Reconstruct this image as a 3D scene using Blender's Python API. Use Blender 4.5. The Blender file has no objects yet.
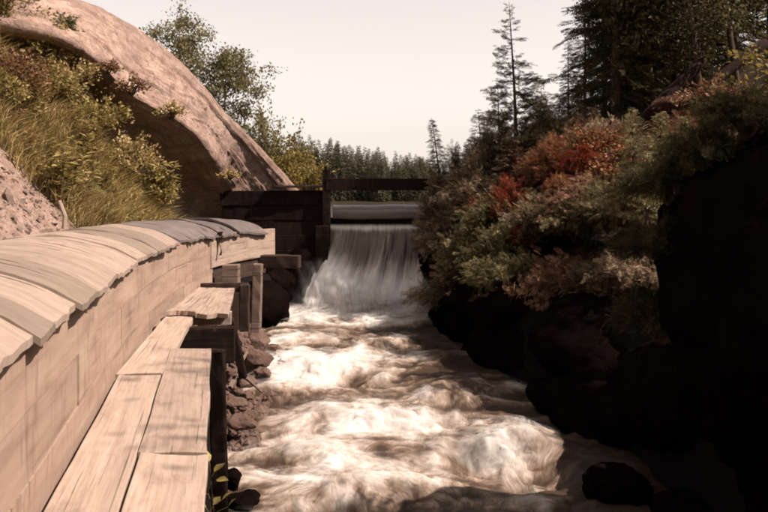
import bpy, math, random
import numpy as np
from mathutils import Vector, Matrix
R = math.radians
C = bpy.context.scene.collection
rng = np.random.default_rng(11)
random.seed(5)

# ------------------------------------------------------------------ camera, sky, sun
sc = bpy.context.scene
EYE = 1.2; F = 853.0; HOR = 200.0
cam = bpy.data.cameras.new('camera'); camo = bpy.data.objects.new('camera', cam); C.objects.link(camo)
cam.sensor_width = 36; cam.lens = F / 768 * 36
cam.shift_y = -56 / 768
cam.clip_start = .05; cam.clip_end = 6000
camo.location = (0, 0, EYE); camo.rotation_euler = (R(90), 0, 0)
cam.dof.use_dof = True; cam.dof.focus_distance = 13; cam.dof.aperture_fstop = 11
sc.camera = camo
SUN_AZ, SUN_EL = -15.0, 50.0           # degrees ahead of the right hand side, above the horizon
to_sun = Vector((math.cos(R(SUN_EL)) * math.cos(R(SUN_AZ)), math.cos(R(SUN_EL)) * math.sin(R(SUN_AZ)), math.sin(R(SUN_EL))))
w = bpy.data.worlds.new('World'); sc.world = w; w.use_nodes = True
nt = w.node_tree; nt.nodes.clear()
sky = nt.nodes.new('ShaderNodeTexSky'); sky.sky_type = 'NISHITA'; sky.sun_disc = False
sky.sun_elevation = R(SUN_EL); sky.sun_rotation = R(90 - SUN_AZ); sky.dust_density = 1.2; sky.air_density = 1.0; sky.ozone_density = 1.0
hs = nt.nodes.new('ShaderNodeHueSaturation'); hs.inputs['Saturation'].default_value = .15
mu = nt.nodes.new('ShaderNodeMix'); mu.data_type = 'RGBA'; mu.blend_type = 'MULTIPLY'; mu.inputs[0].default_value = 1
mu.inputs[7].default_value = (1.0, .88, .80, 1)
bg = nt.nodes.new('ShaderNodeBackground'); bg.inputs[1].default_value = .105
wo = nt.nodes.new('ShaderNodeOutputWorld')
nt.links.new(sky.outputs[0], hs.inputs['Color']); nt.links.new(hs.outputs[0], mu.inputs[6])
nt.links.new(mu.outputs[2], bg.inputs[0]); nt.links.new(bg.outputs[0], wo.inputs[0])
sl = bpy.data.lights.new('sun', 'SUN'); sl.energy = 5.0; sl.angle = R(.5); sl.color = (1.0, .85, .755)
so = bpy.data.objects.new('sun', sl); C.objects.link(so); so.rotation_euler = to_sun.to_track_quat('Z', 'Y').to_euler()
so.location = (20, 5, 25)
sc.view_settings.view_transform = 'Standard'; sc.view_settings.look = 'None'
sc.view_settings.exposure = 1.0; sc.view_settings.gamma = 1
sc.cycles.max_bounces = 6; sc.cycles.transparent_max_bounces = 12
sc.cycles.pixel_filter_type = 'BLACKMAN_HARRIS'; sc.cycles.filter_width = 2.0

# ------------------------------------------------------------------ helpers
def W(px, py, Y):
    return np.array(((px - 384) / F * Y, Y, EYE + (HOR - py) / F * Y))
def PX(px, Y): return (px - 384) / F * Y
def PZ(py, Y): return EYE + (HOR - py) / F * Y

def _h(i, j, k):
    n = (i * 73856093) ^ (j * 19349663) ^ (k * 83492791)
    n = (n ^ (n >> 13)) * 1274126177 & 0xffffffff
    n = (n ^ (n >> 16)) * 668265263 & 0xffffffff
    return ((n ^ (n >> 15)) & 0xffff) / 65535.0
def vn(x, y, z=0.0):
    x, y, z = np.broadcast_arrays(np.asarray(x, float), np.asarray(y, float), np.asarray(z, float))
    i, j, k = np.floor(x).astype(np.int64), np.floor(y).astype(np.int64), np.floor(z).astype(np.int64)
    fx, fy, fz = x - i, y - j, z - k
    fx = fx * fx * (3 - 2 * fx); fy = fy * fy * (3 - 2 * fy); fz = fz * fz * (3 - 2 * fz)
    r = 0
    for a in (0, 1):
        wa = fx if a else 1 - fx
        for b in (0, 1):
            wb = fy if b else 1 - fy
            for c in (0, 1):
                r = r + wa * wb * (fz if c else 1 - fz) * _h(i + a, j + b, k + c)
    return r * 2 - 1
def fbm(x, y, z=0.0, o=4, gain=.5):
    s = 0; a = 1; f = 1
    for q in range(o):
        s = s + a * vn(np.asarray(x) * f + q * 17.3, np.asarray(y) * f + q * 5.1, np.asarray(z) * f + q * 9.7); a *= gain; f *= 2.03
    return s
def sm(a, b, x):
    t = np.clip((np.asarray(x, float) - a) / (b - a), 0, 1); return t * t * (3 - 2 * t)

def mk_mesh(name, V, faces, mats=(), attrs=None, uv=None, smooth=False, midx=None):
    """faces: list of int arrays (n,k)"""
    me = bpy.data.meshes.new(name)
    V = np.asarray(V, np.float32)
    faces = [np.asarray(f, np.int32) for f in faces if len(f)]
    me.vertices.add(len(V)); me.vertices.foreach_set('co', V.ravel())
    loops = np.concatenate([f.ravel() for f in faces])
    cnt = np.concatenate([np.full(len(f), f.shape[1], np.int32) for f in faces])
    st = np.concatenate(([0], np.cumsum(cnt)[:-1])).astype(np.int32)
    me.loops.add(len(loops)); me.loops.foreach_set('vertex_index', loops)
    me.polygons.add(len(cnt)); me.polygons.foreach_set('loop_start', st); me.polygons.foreach_set('loop_total', cnt)
    me.polygons.foreach_set('use_smooth', np.full(len(cnt), bool(smooth)))
    if midx is not None: me.polygons.foreach_set('material_index', np.asarray(midx, np.int32))
    for k, a in (attrs or {}).items():
        at = me.attributes.new(k, 'FLOAT', 'POINT'); at.data.foreach_set('value', np.asarray(a, np.float32))
    if uv is not None:
        ul = me.uv_layers.new(name='UVMap'); ul.data.foreach_set('uv', np.asarray(uv, np.float32)[loops].ravel())
    for m in mats: me.materials.append(m)
    me.update(); me.validate()
    return me
def link(name, me, parent=None, loc=None):
    o = bpy.data.objects.new(name, me); C.objects.link(o)
    if parent is not None: o.parent = parent
    if loc is not None: o.location = loc
    return o
def tag(o, label, cat, group=None):
    o['label'] = label; o['category'] = cat
    if group: o['group'] = group
    return o
def thing(name, label, cat, loc=(0, 0, 0), group=None):
    o = bpy.data.objects.new(name, None); C.objects.link(o); o.location = [float(v) for v in loc]; o.empty_display_size = .2
    return tag(o, label, cat, group)
def kind(o, k): o['kind'] = k; return o

def grid_faces(n, m, off=0):
    i, j = np.meshgrid(np.arange(n - 1), np.arange(m - 1), indexing='ij')
    a = (i * m + j).ravel() + off
    return np.stack([a, a + m, a + m + 1, a + 1], 1)
def slab(P, tv, uv=None):
    """closed slab from a grid of points P (n,m,3) thickened by vector(s) tv"""
    n, m = P.shape[:2]
    Q = P + tv
    V = np.concatenate([P.reshape(-1, 3), Q.reshape(-1, 3)])
    top = grid_faces(n, m); bot = grid_faces(n, m, n * m)[:, ::-1]
    idx = np.arange(n * m).reshape(n, m)
    ring = np.concatenate([idx[:, 0], idx[-1, 1:], idx[-2::-1, -1], idx[0, -2:0:-1]])
    nx = np.roll(ring, -1)
    side = np.stack([ring, ring + n * m, nx + n * m, nx], 1)[:, ::-1]
    if uv is not None: uv = np.concatenate([uv.reshape(-1, 2), uv.reshape(-1, 2) + .013])
    return V, [top[:, ::-1], bot[:, ::-1], side], uv
def tube(path, rad, k=7):
    path = np.asarray(path, float); n = len(path); rad = np.broadcast_to(np.asarray(rad, float), (n,))
    t = np.gradient(path, axis=0); t /= np.linalg.norm(t, axis=1)[:, None] + 1e-9
    ref = np.array((.3, .2, 1.0)) if abs(t[0][2]) < .8 else np.array((1.0, .1, 0))
    u = np.cross(t, ref); u /= np.linalg.norm(u, axis=1)[:, None] + 1e-9
    v = np.cross(t, u)
    a = np.arange(k) / k * 2 * math.pi
    V = path[:, None] + rad[:, None, None] * (np.cos(a)[None, :, None] * u[:, None] + np.sin(a)[None, :, None] * v[:, None])
    i, j = np.meshgrid(np.arange(n - 1), np.arange(k), indexing='ij')
    a0 = (i * k + j).ravel(); b0 = (i * k + (j + 1) % k).ravel()
    V = np.concatenate([V.reshape(-1, 3), path[-1:]])
    Fq = np.stack([a0, b0, b0 + k, a0 + k], 1)
    e = (n - 1) * k + np.arange(k)
    Ft = np.stack([e, np.roll(e, -1), np.full(k, n * k)], 1)
    return V, Fq, Ft
def join(parts):
    Vs, Q, T, o = [], [], [], 0
    for V, q, t in parts:
        Vs.append(V); Q.append(q + o); T.append(t + o); o += len(V)
    return np.concatenate(Vs), [np.concatenate(Q), np.concatenate(T)]
def box(cx, cy, cz, sx, sy, sz, seg=4, jit=.004, seed=0):
    """a slightly uneven timber: a grid box with worn edges"""
    import bmesh
    bm = bmesh.new(); bmesh.ops.create_cube(bm, size=1)
    bmesh.ops.scale(bm, vec=(sx, sy, sz), verts=bm.verts)
    b = min(.012, min(sx, sy, sz) * .15)
    bmesh.ops.bevel(bm, geom=bm.edges[:], offset=b, segments=1, affect='EDGES')
    L = max(sx, sy, sz); ax = (sx, sy, sz).index(L)
    bmesh.ops.subdivide_edges(bm, edges=[e for e in bm.edges if abs((e.verts[0].co - e.verts[1].co)[ax]) > L * .6], cuts=max(1, int(L / .15)))
    r = random.Random(seed)
    for v in bm.verts: v.co += Vector([r.uniform(-jit, jit) for _ in range(3)])
    bm.normal_update()
    V = np.array([v.co[:] for v in bm.verts]); 
    fs = {}
    bm.verts.index_update()
    for f in bm.faces: fs.setdefault(len(f.verts), []).append([v.index for v in f.verts])
    bm.free()
    return V + np.array((cx, cy, cz)), [np.array(x) for x in fs.values()]
def rot_about(V, c, eul):
    M = np.array(Matrix.Rotation(0, 3, 'X') if eul is None else Vector((0, 0, 0)).to_track_quat('Z', 'Y').to_matrix()) if False else None
    from mathutils import Euler
    M = np.array(Euler(eul).to_matrix()); c = np.asarray(c)
    return (V - c) @ M.T + c

# ------------------------------------------------------------------ materials
def mat(name):
    m = bpy.data.materials.new(name); m.use_nodes = True; n = m.node_tree; n.nodes.clear()
    o = n.nodes.new('ShaderNodeOutputMaterial'); return m, n, o
def ramp(n, fac, stops):
    r = n.nodes.new('ShaderNodeValToRGB'); n.links.new(fac, r.inputs[0])
    e = r.color_ramp.elements
    while len(e) < len(stops): e.new(.5)
    for q, (p, c) in zip(e, stops): q.position = p; q.color = (*c, 1) if len(c) == 3 else c
    return r.outputs[0]
def noise(n, vec, scale, detail=5, rough=.6, dist=0):
    t = n.nodes.new('ShaderNodeTexNoise'); t.inputs['Scale'].default_value = scale; t.inputs['Detail'].default_value = detail
    t.inputs['Roughness'].default_value = rough; t.inputs['Distortion'].default_value = dist
    n.links.new(vec, t.inputs['Vector']); return t.outputs[0]
def mapping(n, src, scale=(1, 1, 1), rot=(0, 0, 0)):
    mp = n.nodes.new('ShaderNodeMapping'); mp.inputs['Scale'].default_value = scale; mp.inputs['Rotation'].default_value = rot
    n.links.new(src, mp.inputs[0]); return mp.outputs[0]
def mix(n, a, b, fac, mode='MIX'):
    x = n.nodes.new('ShaderNodeMix'); x.data_type = 'RGBA'; x.blend_type = mode
    for s, v in ((0, fac), (6, a), (7, b)):
        if hasattr(v, 'links'): n.links.new(v, x.inputs[s])
        elif s == 0: x.inputs[0].default_value = v
        else: x.inputs[s].default_value = (*v, 1)
    return x.outputs[2]
def math_(n, op, a, b=None, c=None):
    x = n.nodes.new('ShaderNodeMath'); x.operation = op
    for s, v in enumerate((a, b, c)):
        if v is None: continue
        if hasattr(v, 'links'): n.links.new(v, x.inputs[s])
        else: x.inputs[s].default_value = v
    return x.outputs[0]
def bsdf(n, o, col, rough=.8, bump=None, bstr=.4, bdist=.02, spec=.3):
    p = n.nodes.new('ShaderNodeBsdfPrincipled')
    if hasattr(col, 'links'): n.links.new(col, p.inputs['Base Color'])
    else: p.inputs['Base Color'].default_value = (*col, 1)
    if hasattr(rough, 'links'): n.links.new(rough, p.inputs['Roughness'])
    else: p.inputs['Roughness'].default_value = rough
    p.inputs['Specular IOR Level'].default_value = spec
    if bump is not None:
        b = n.nodes.new('ShaderNodeBump'); b.inputs['Strength'].default_value = bstr; b.inputs['Distance'].default_value = bdist
        n.links.new(bump, b.inputs['Height']); n.links.new(b.outputs[0], p.inputs['Normal'])
    n.links.new(p.outputs[0], o.inputs[0]); return p
def coord(n, which='Object'):
    return n.nodes.new('ShaderNodeTexCoord').outputs[which]
def attr(n, name):
    a = n.nodes.new('ShaderNodeAttribute'); a.attribute_name = name; return a.outputs['Fac']
def objrand(n): return n.nodes.new('ShaderNodeObjectInfo').outputs['Random']

def wood(name, dark, mid, light, stain=(.10, .06, .045), along=(1.2, 26, 1), streak=(9, .9, 1), streak_amt=.5, rough=.85, vary=.25, spec=.12, fine=.55, crack=.85):
    m, n, o = mat(name)
    uv = coord(n, 'UV')
    rnd = objrand(n)
    vm = n.nodes.new('ShaderNodeVectorMath'); vm.operation = 'ADD'; n.links.new(uv, vm.inputs[0])
    cb = n.nodes.new('ShaderNodeCombineXYZ'); n.links.new(math_(n, 'MULTIPLY', rnd, 37.0), cb.inputs[0]); n.links.new(math_(n, 'MULTIPLY', rnd, 91.0), cb.inputs[2]); n.links.new(cb.outputs[0], vm.inputs[1])
    uvo = vm.outputs[0]
    g = noise(n, mapping(n, uvo, along), 1.6, 6, .65, .08)
    big = noise(n, uvo, 1.7, 4, .6)
    col = ramp(n, g, [(.28, dark), (.5, mid), (.72, light)])
    fineg = noise(n, mapping(n, uvo, tuple(q * 3.5 for q in along)), 2.2, 4, .7)
    col = mix(n, col, dark, math_(n, 'MULTIPLY', ramp(n, fineg, [(.52, (0, 0, 0)), (.68, (1, 1, 1))]), fine))
    crk = noise(n, mapping(n, uvo, tuple(q * (1.6 if q > 5 else .5) for q in along)), 1.1, 3, .5)
    col = mix(n, col, tuple(q * .25 for q in dark), ramp(n, crk, [(.655, (0, 0, 0)), (.672, (crack,) * 3)]))
    col = mix(n, col, mid, ramp(n, big, [(.35, (0, 0, 0)), (.7, (.5, .5, .5))]))
    st = noise(n, mapping(n, uvo, streak), 1.0, 6, .66, 1.1)
    patch = ramp(n, noise(n, uvo, 2.6, 3, .5), [(.42, (.12, .12, .12)), (.62, (1, 1, 1))])
    col = mix(n, col, stain, math_(n, 'MULTIPLY', math_(n, 'MULTIPLY', ramp(n, st, [(.47, (0, 0, 0)), (.74, (1, 1, 1))]), patch), streak_amt))
    kn = n.nodes.new('ShaderNodeTexVoronoi'); kn.inputs['Scale'].default_value = 3.2; n.links.new(uvo, kn.inputs['Vector'])
    col = mix(n, col, stain, math_(n, 'MULTIPLY', ramp(n, kn.outputs['Distance'], [(.0, (1, 1, 1)), (.09, (0, 0, 0))]), .55))
    hv = n.nodes.new('ShaderNodeHueSaturation'); n.links.new(math_(n, 'ADD', math_(n, 'MULTIPLY', rnd, vary * 2), 1 - vary), hv.inputs['Value']); n.links.new(col, hv.inputs['Color'])
    bsdf(n, o, hv.outputs[0], rough, g, .3, .006, spec)
    return m
M = {}
M['plank'] = wood('weathered_plank', (0.1951, 0.1372, 0.1026), (0.3002, 0.2275, 0.1806), (0.3752, 0.2960, 0.2442), streak=(3, 7, 1), streak_amt=.65, vary=.12)
M['wall'] = wood('flume_wall_wood', (0.1959, 0.1313, 0.0972), (0.2757, 0.1969, 0.1508), (0.3336, 0.2523, 0.2011), along=(.7, 8, 1), streak=(13, 2.6, 1), streak_amt=.8, vary=.1, fine=.12, crack=.35)
M['cover'] = wood('cover_board_wood', (0.1378, 0.1021, 0.0775), (0.1759, 0.1371, 0.1061), (0.2138, 0.1697, 0.1346), along=(9, 2.2, 1), streak=(4.5, 3.5, 1), streak_amt=.65, fine=.75, vary=.16)
M['cover_pale'] = wood('pale_cover_wood', (0.1913, 0.1413, 0.1075), (0.2498, 0.1900, 0.1510), (0.2923, 0.2289, 0.1831), along=(9, 2.2, 1), streak=(4.5, 3.5, 1), streak_amt=.65, fine=.75, vary=.08)
M['tar'] = wood('tar_paper', (0.0780, 0.0600, 0.0540), (0.1110, 0.0900, 0.0840), (0.1560, 0.1290, 0.1200), stain=(.05, .035, .03), along=(4, 4, 1), streak=(3, 3, 1), streak_amt=.4, vary=.2)
M['old_timber'] = wood('dark_timber', (0.0210, 0.0132, 0.0102), (0.0420, 0.0270, 0.0204), (0.0780, 0.0510, 0.0390), streak_amt=.4, vary=.25)
M['post'] = wood('grey_post', (0.0840, 0.0600, 0.0480), (0.1440, 0.1050, 0.0840), (0.1980, 0.1500, 0.1230), along=(20, 1, 1), streak_amt=.5, vary=.15)
M['black_timber'] = wood('creosoted_timber', (.007, .0045, .004), (.013, .008, .0065), (.024, .015, .012), streak_amt=.3, vary=.2, spec=.03)
M['boom'] = wood('wet_log', (.13, .105, .095), (.17, .14, .13), (.21, .18, .17), along=(1, 14, 1), streak_amt=.35, rough=.28, spec=.6)

def rock(name, dark, mid, light, stain, scale=1.0, streak=None, rough=.85, bstr=.7, spec=.3):
    m, n, o = mat(name); c = coord(n, 'Object')
    g = noise(n, c, 1.3 * scale, 8, .65, .4); f = noise(n, c, 22 * scale, 6, .7)
    col = ramp(n, g, [(.32, dark), (.48, mid), (.68, light)])
    col = mix(n, col, mix(n, dark, light, ramp(n, f, [(.3, (0, 0, 0)), (.7, (1, 1, 1))])), .38)
    s = noise(n, mapping(n, c, streak[0], streak[1]) if streak else c, 1.4 * scale, 7, .7, .8)
    col = mix(n, col, stain, math_(n, 'MULTIPLY', ramp(n, s, [(.5, (0, 0, 0)), (.66, (1, 1, 1))]), .75))
    v = n.nodes.new('ShaderNodeTexVoronoi'); v.feature = 'DISTANCE_TO_EDGE'; v.inputs['Scale'].default_value = 1.1 * scale
    wv = n.nodes.new('ShaderNodeVectorMath'); wv.operation = 'ADD'
    ns = n.nodes.new('ShaderNodeTexNoise'); ns.inputs['Scale'].default_value = 2.2 * scale; n.links.new(c, ns.inputs['Vector'])
    n.links.new(c, wv.inputs[0]); n.links.new(ns.outputs[1], wv.inputs[1]); n.links.new(wv.outputs[0], v.inputs['Vector'])
    crack = ramp(n, v.outputs['Distance'], [(0, (0, 0, 0)), (.02, (1, 1, 1))])
    h = math_(n, 'ADD', math_(n, 'ADD', math_(n, 'MULTIPLY', f, .35), g), math_(n, 'MULTIPLY', crack, .12))
    col = mix(n, mix(n, col, dark, .6), col, crack)
    bsdf(n, o, col, rough, h, bstr, .06, spec)
    return m
M['granite'] = rock('pink_granite', (0.1280, 0.0763, 0.0576), (0.3005, 0.2014, 0.1562), (0.4452, 0.3286, 0.2693), (.12, .065, .05), 1.3, ((.30, 3.2, 3.2), (R(10), R(35), R(-35))), .9, .9)
_n = M['granite'].node_tree; _p = [q for q in _n.nodes if q.type == 'BSDF_PRINCIPLED'][0]; _c = _p.inputs['Base Color'].links[0].from_socket
_s = noise(_n, coord(_n, 'Object'), 3.5, 8, .75, .5)
_k = math_(_n, 'MULTIPLY', attr(_n, 'lichen_tone'), ramp(_n, _s, [(.36, (.15, .15, .15)), (.55, (1, 1, 1))]))
_st = noise(_n, mapping(_n, coord(_n, 'UV'), (.9, 6.5, 1)), 2.2, 8, .7, .5)
_c = mix(_n, _c, (.10, .058, .045), math_(_n, 'MULTIPLY', ramp(_n, _st, [(.52, (0, 0, 0)), (.62, (1, 1, 1))]), .6))
_sp = noise(_n, coord(_n, 'Object'), 48, 4, .7)
_c = mix(_n, _c, (.09, .055, .045), math_(_n, 'MULTIPLY', ramp(_n, _sp, [(.56, (0, 0, 0)), (.64, (1, 1, 1))]), .5))
_n.links.new(mix(_n, _c, (.115, .075, .058), _k), _p.inputs['Base Color'])
M['scree'] = rock('pink_scree', (0.0956, 0.0606, 0.0478), (0.1913, 0.1306, 0.1051), (0.2614, 0.1976, 0.1658), (.12, .065, .045), 1.8, None, .95, 1.0)
M['stone'] = rock('bank_stone', (0.0490, 0.0268, 0.0195), (0.0947, 0.0548, 0.0404), (0.1371, 0.0883, 0.0685), (.10, .06, .045), 2.2)
M['darkrock'] = rock('shaded_wet_rock', (.002, .0012, .001), (.004, .0026, .0022), (.008, .005, .0042), (.007, .0035, .0025), 1.6, None, .9, .6, .0)  # wet rock whose near black base colour also carries the deep shade
M['wetrock'] = rock('spray_wet_rock', (0.0040, 0.0028, 0.0024), (0.0100, 0.0072, 0.0064), (0.0240, 0.0192, 0.0176), (.015, .009, .007), 2.0, None, .45, .8, .25)
M['redrock'] = rock('red_rock', (.02, .008, .006), (.045, .02, .016), (.08, .042, .035), (.012, .005, .004), 2.4, None, .95, 1.0, .05)

m, n, o = mat('ground'); c = coord(n, 'Object')
g = noise(n, c, 3, 8, .7); f = noise(n, c, 26, 6, .7)
bare = ramp(n, g, [(.3, (.15, .095, .075)), (.5, (.29, .20, .16)), (.7, (.40, .31, .26))])
bare = mix(n, bare, (.12, .07, .045), ramp(n, f, [(.5, (0, 0, 0)), (.62, (.8, .8, .8))]))
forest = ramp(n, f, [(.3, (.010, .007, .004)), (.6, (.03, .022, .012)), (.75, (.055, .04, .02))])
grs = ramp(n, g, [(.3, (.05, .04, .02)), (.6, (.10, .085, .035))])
wet = ramp(n, f, [(.3, (.003, .002, .0018)), (.6, (.007, .005, .004)), (.8, (.014, .010, .008))])  # near black tone for the wet bed and for painted shade on the right bank
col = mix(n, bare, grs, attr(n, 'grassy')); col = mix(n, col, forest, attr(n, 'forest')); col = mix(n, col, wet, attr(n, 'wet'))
bsdf(n, o, col, .95, math_(n, 'ADD', g, math_(n, 'MULTIPLY', f, .4)), 1.0, .09, .1); M['ground'] = m

def leafm(name, stops, trans=.35, rough=.6, gloss=.03):
    m, n, o = mat(name)
    t = attr(n, 'tint'); c = n.nodes.new('ShaderNodeNewGeometry').outputs['Position']
    big = noise(n, c, 1.1, 3, .6)
    f = math_(n, 'ADD', math_(n, 'MULTIPLY', t, .7), math_(n, 'MULTIPLY', math_(n, 'SUBTRACT', big, .35), .8))
    col = ramp(n, f, stops)
    d = n.nodes.new('ShaderNodeBsdfDiffuse'); n.links.new(col, d.inputs[0])
    tr = n.nodes.new('ShaderNodeBsdfTranslucent'); n.links.new(mix(n, col, (1, .9, .55), .25, 'MULTIPLY'), tr.inputs[0])
    gl = n.nodes.new('ShaderNodeBsdfGlossy'); gl.inputs['Roughness'].default_value = .45; gl.inputs[0].default_value = (.35, .34, .30, 1)
    a = n.nodes.new('ShaderNodeMixShader'); a.inputs[0].default_value = trans; n.links.new(d.outputs[0], a.inputs[1]); n.links.new(tr.outputs[0], a.inputs[2])
    b = n.nodes.new('ShaderNodeMixShader'); b.inputs[0].default_value = gloss; n.links.new(a.outputs[0], b.inputs[1]); n.links.new(gl.outputs[0], b.inputs[2])
    n.links.new(b.outputs[0], o.inputs[0]); return m
M['cedar'] = leafm('cedar_foliage', [(.05, (.022, .015, .009)), (.30, (.09, .062, .036)), (.52, (.24, .17, .11)), (.80, (.52, .39, .28))])
M['cedar_green'] = leafm('green_cedar_foliage', [(.05, (.015, .013, .006)), (.30, (.06, .05, .022)), (.55, (.15, .125, .058)), (.85, (.36, .29, .16))])
M['cedar_rust'] = leafm('rusty_cedar_foliage', [(.05, (.022, .011, .007)), (.30, (.09, .045, .026)), (.55, (.24, .13, .08)), (.85, (.48, .32, .22))])
M['spruce'] = leafm('spruce_foliage', [(.05, (.03, .028, .016)), (.5, (.09, .08, .048)), (.9, (.18, .155, .10))], .35)
M['pine'] = leafm('pine_foliage', [(.05, (.06, .052, .024)), (.45, (.20, .17, .085)), (.85, (.44, .36, .20))], .35)
M['forest_leaf'] = leafm('forest_foliage', [(.05, (.013, .012, .006)), (.45, (.045, .040, .018)), (.75, (.10, .08, .036)), (.95, (.24, .17, .09))], .4)  # brightest stop puts light glints into the leaf colour
M['leaf'] = leafm('leaf_green', [(.05, (.06, .052, .026)), (.5, (.16, .14, .072)), (.9, (.30, .255, .145))], .45)
M['yellowleaf'] = leafm('leaf_yellow', [(.05, (.08, .055, .02)), (.5, (.20, .155, .05)), (.9, (.38, .29, .10))], .4)
M['red'] = leafm('red_foliage', [(.08, (.03, .02, .010)), (.30, (.10, .018, .010)), (.48, (.27, .04, .022)), (.62, (.30, .07, .035)), (.72, (.15, .12, .06)), (.95, (.36, .26, .15))], .45)
M['orange'] = leafm('rust_foliage', [(.08, (.04, .024, .012)), (.30, (.15, .05, .025)), (.50, (.30, .10, .048)), (.66, (.17, .13, .06)), (.80, (.36, .19, .10)), (.95, (.42, .31, .19))], .4)
M['grass'] = leafm('dry_grass', [(.05, (.11, .075, .032)), (.35, (.27, .20, .08)), (.65, (.43, .33, .15)), (.95, (.58, .46, .29))], .35)
M['weed'] = leafm('weed_leaf', [(.05, (.07, .05, .02)), (.4, (.20, .155, .055)), (.7, (.34, .265, .10)), (.95, (.48, .37, .19))], .4)
M['reddish'] = leafm('bronze_leaf', [(.05, (.07, .03, .02)), (.4, (.16, .08, .045)), (.7, (.24, .14, .07)), (.95, (.34, .24, .12))], .4)
M['far'] = leafm('far_conifer_foliage', [(.05, (.03, .03, .018)), (.5, (.085, .08, .05)), (.9, (.15, .14, .09))], .2)
def bark(name, a, b, sc_=(1, 1, .25)):
    m, n, o = mat(name); c = mapping(n, coord(n, 'Object'), sc_)
    f = noise(n, c, 18, 6, .7); bsdf(n, o, ramp(n, f, [(.35, a), (.65, b)]), .95, f, .8, .02, .1); return m
M['bark'] = bark('brown_bark', (.03, .02, .014), (.10, .07, .052))
M['redbark'] = bark('red_bark', (.006, .003, .0025), (.022, .010, .008))
M['birch'] = bark('birch_bark', (.10, .08, .07), (.42, .36, .32), (1, 1, 3))
M['stem'] = bark('green_stem', (.06, .04, .02), (.17, .12, .06))

def water(name, foamy):
    m, n, o = mat(name)
    fo = attr(n, 'foam'); uv = coord(n, 'UV')
    d1 = noise(n, mapping(n, uv, (1.3, 2.6, 1)), 1.7, 8, .66, .7)
    d2 = noise(n, mapping(n, uv, (1.4, 5.5, 1)), 6.0, 8, .74, .4)
    k = math_(n, 'ADD', fo, math_(n, 'MULTIPLY', math_(n, 'SUBTRACT', d1, .5), 1.1))
    k = math_(n, 'ADD', k, math_(n, 'MULTIPLY', math_(n, 'SUBTRACT', d2, .5), .70))
    d3 = noise(n, mapping(n, uv, (1, 2.2, 1)), 19, 7, .75, .4)
    k = math_(n, 'ADD', k, math_(n, 'MULTIPLY', math_(n, 'SUBTRACT', d3, .5), .55))
    col = ramp(n, k, [(.06, (.040, .026, .018)), (.30, (.10, .068, .048)), (.52, (.22, .168, .13)), (.74, (.36, .315, .275)), (1.05 if False else 1.0, (.53, .50, .47))])
    ro = ramp(n, k, [(.1, (.40, .40, .40)), (.5, (.75, .75, .75)), (.9, (.95, .95, .95))])
    bsdf(n, o, col, ro, math_(n, 'ADD', d1, math_(n, 'ADD', math_(n, 'MULTIPLY', d2, .4), math_(n, 'MULTIPLY', d3, .3))), .16, .05, .10)
    return m
M['rapids'] = water('rapids_water', 1)

m, n, o = mat('fall_water'); fo = attr(n, 'foam'); uv = coord(n, 'UV')
d1 = noise(n, mapping(n, uv, (13, .55, 1)), 1.5, 6, .65, .35); d2 = noise(n, mapping(n, uv, (30, 1.3, 1)), 1.5, 4, .6, .2)
k = math_(n, 'ADD', fo, math_(n, 'ADD', math_(n, 'MULTIPLY', math_(n, 'SUBTRACT', d1, .5), .75), math_(n, 'MULTIPLY', math_(n, 'SUBTRACT', d2, .5), .25)))
col = ramp(n, k, [(.1, (.035, .026, .02)), (.4, (.15, .12, .10)), (.66, (.46, .42, .39)), (.9, (.80, .77, .75))])
bsdf(n, o, col, .4, d1, .4, .05, .4); M['fall'] = m
m, n, o = mat('spray'); uv = coord(n, 'UV')
d1 = noise(n, mapping(n, uv, (5, 1.2, 1)), 1.6, 6, .7, .9)
al = math_(n, 'MULTIPLY', attr(n, 'foam'), ramp(n, d1, [(.34, (0, 0, 0)), (.70, (1, 1, 1))]))
p = bsdf(n, o, (.8, .77, .75), .9); n.links.new(al, p.inputs['Alpha']); M['spray'] = m
m, n, o = mat('spray_veil'); uv = coord(n, 'UV')
d1 = noise(n, uv, 2.6, 9, .76, .6)
al = math_(n, 'MULTIPLY', attr(n, 'foam'), ramp(n, d1, [(.46, (0, 0, 0)), (.66, (1, 1, 1))]))
p = bsdf(n, o, (.60, .565, .53), .95, None, 0, 0, .05); n.links.new(al, p.inputs['Alpha']); M['spray_veil'] = m
m, n, o = mat('lake_water'); c = coord(n, 'Object')
bsdf(n, o, (.05, .042, .035), .12, noise(n, mapping(n, c, (1, 3, 1)), 1.2, 4), .06, .1, .5); M['lake'] = m

# ------------------------------------------------------------------ layout curves
def hermite(xs, ys):
    xs = np.asarray(xs, float); ys = np.asarray(ys, float); d = np.gradient(ys, xs)
    def f(x):
        x = np.asarray(x, float)
        i = np.clip(np.searchsorted(xs, x) - 1, 0, len(xs) - 2)
        h = xs[i + 1] - xs[i]; t = np.clip((x - xs[i]) / h, -3, 4)
        tc = np.clip(t, 0, 1); t2 = tc * tc; t3 = t2 * tc
        r = (2*t3-3*t2+1)*ys[i] + (t3-2*t2+tc)*h*d[i] + (-2*t3+3*t2)*ys[i+1] + (t3-t2)*h*d[i+1]
        return r + np.where(t < 0, t * h * d[i], np.where(t > 1, (t - 1) * h * d[i + 1], 0))
    return f
flx = hermite([-2, 0, 3.28, 5.85, 6.92, 8.6, 10.13, 11.25, 12.7, 13.8, 15.0], [-.30, -.697, -1.342, -1.845, -2.03, -2.27, -2.43, -2.47, -2.42, -2.24, -1.93])   # right face of the flume
def fln(y):
    d = (flx(np.asarray(y) + .05) - flx(np.asarray(y) - .05)) / .1
    L = np.sqrt(1 + d * d); return np.stack([1 / L, -d / L], -1)      # outward (right) normal
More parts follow.
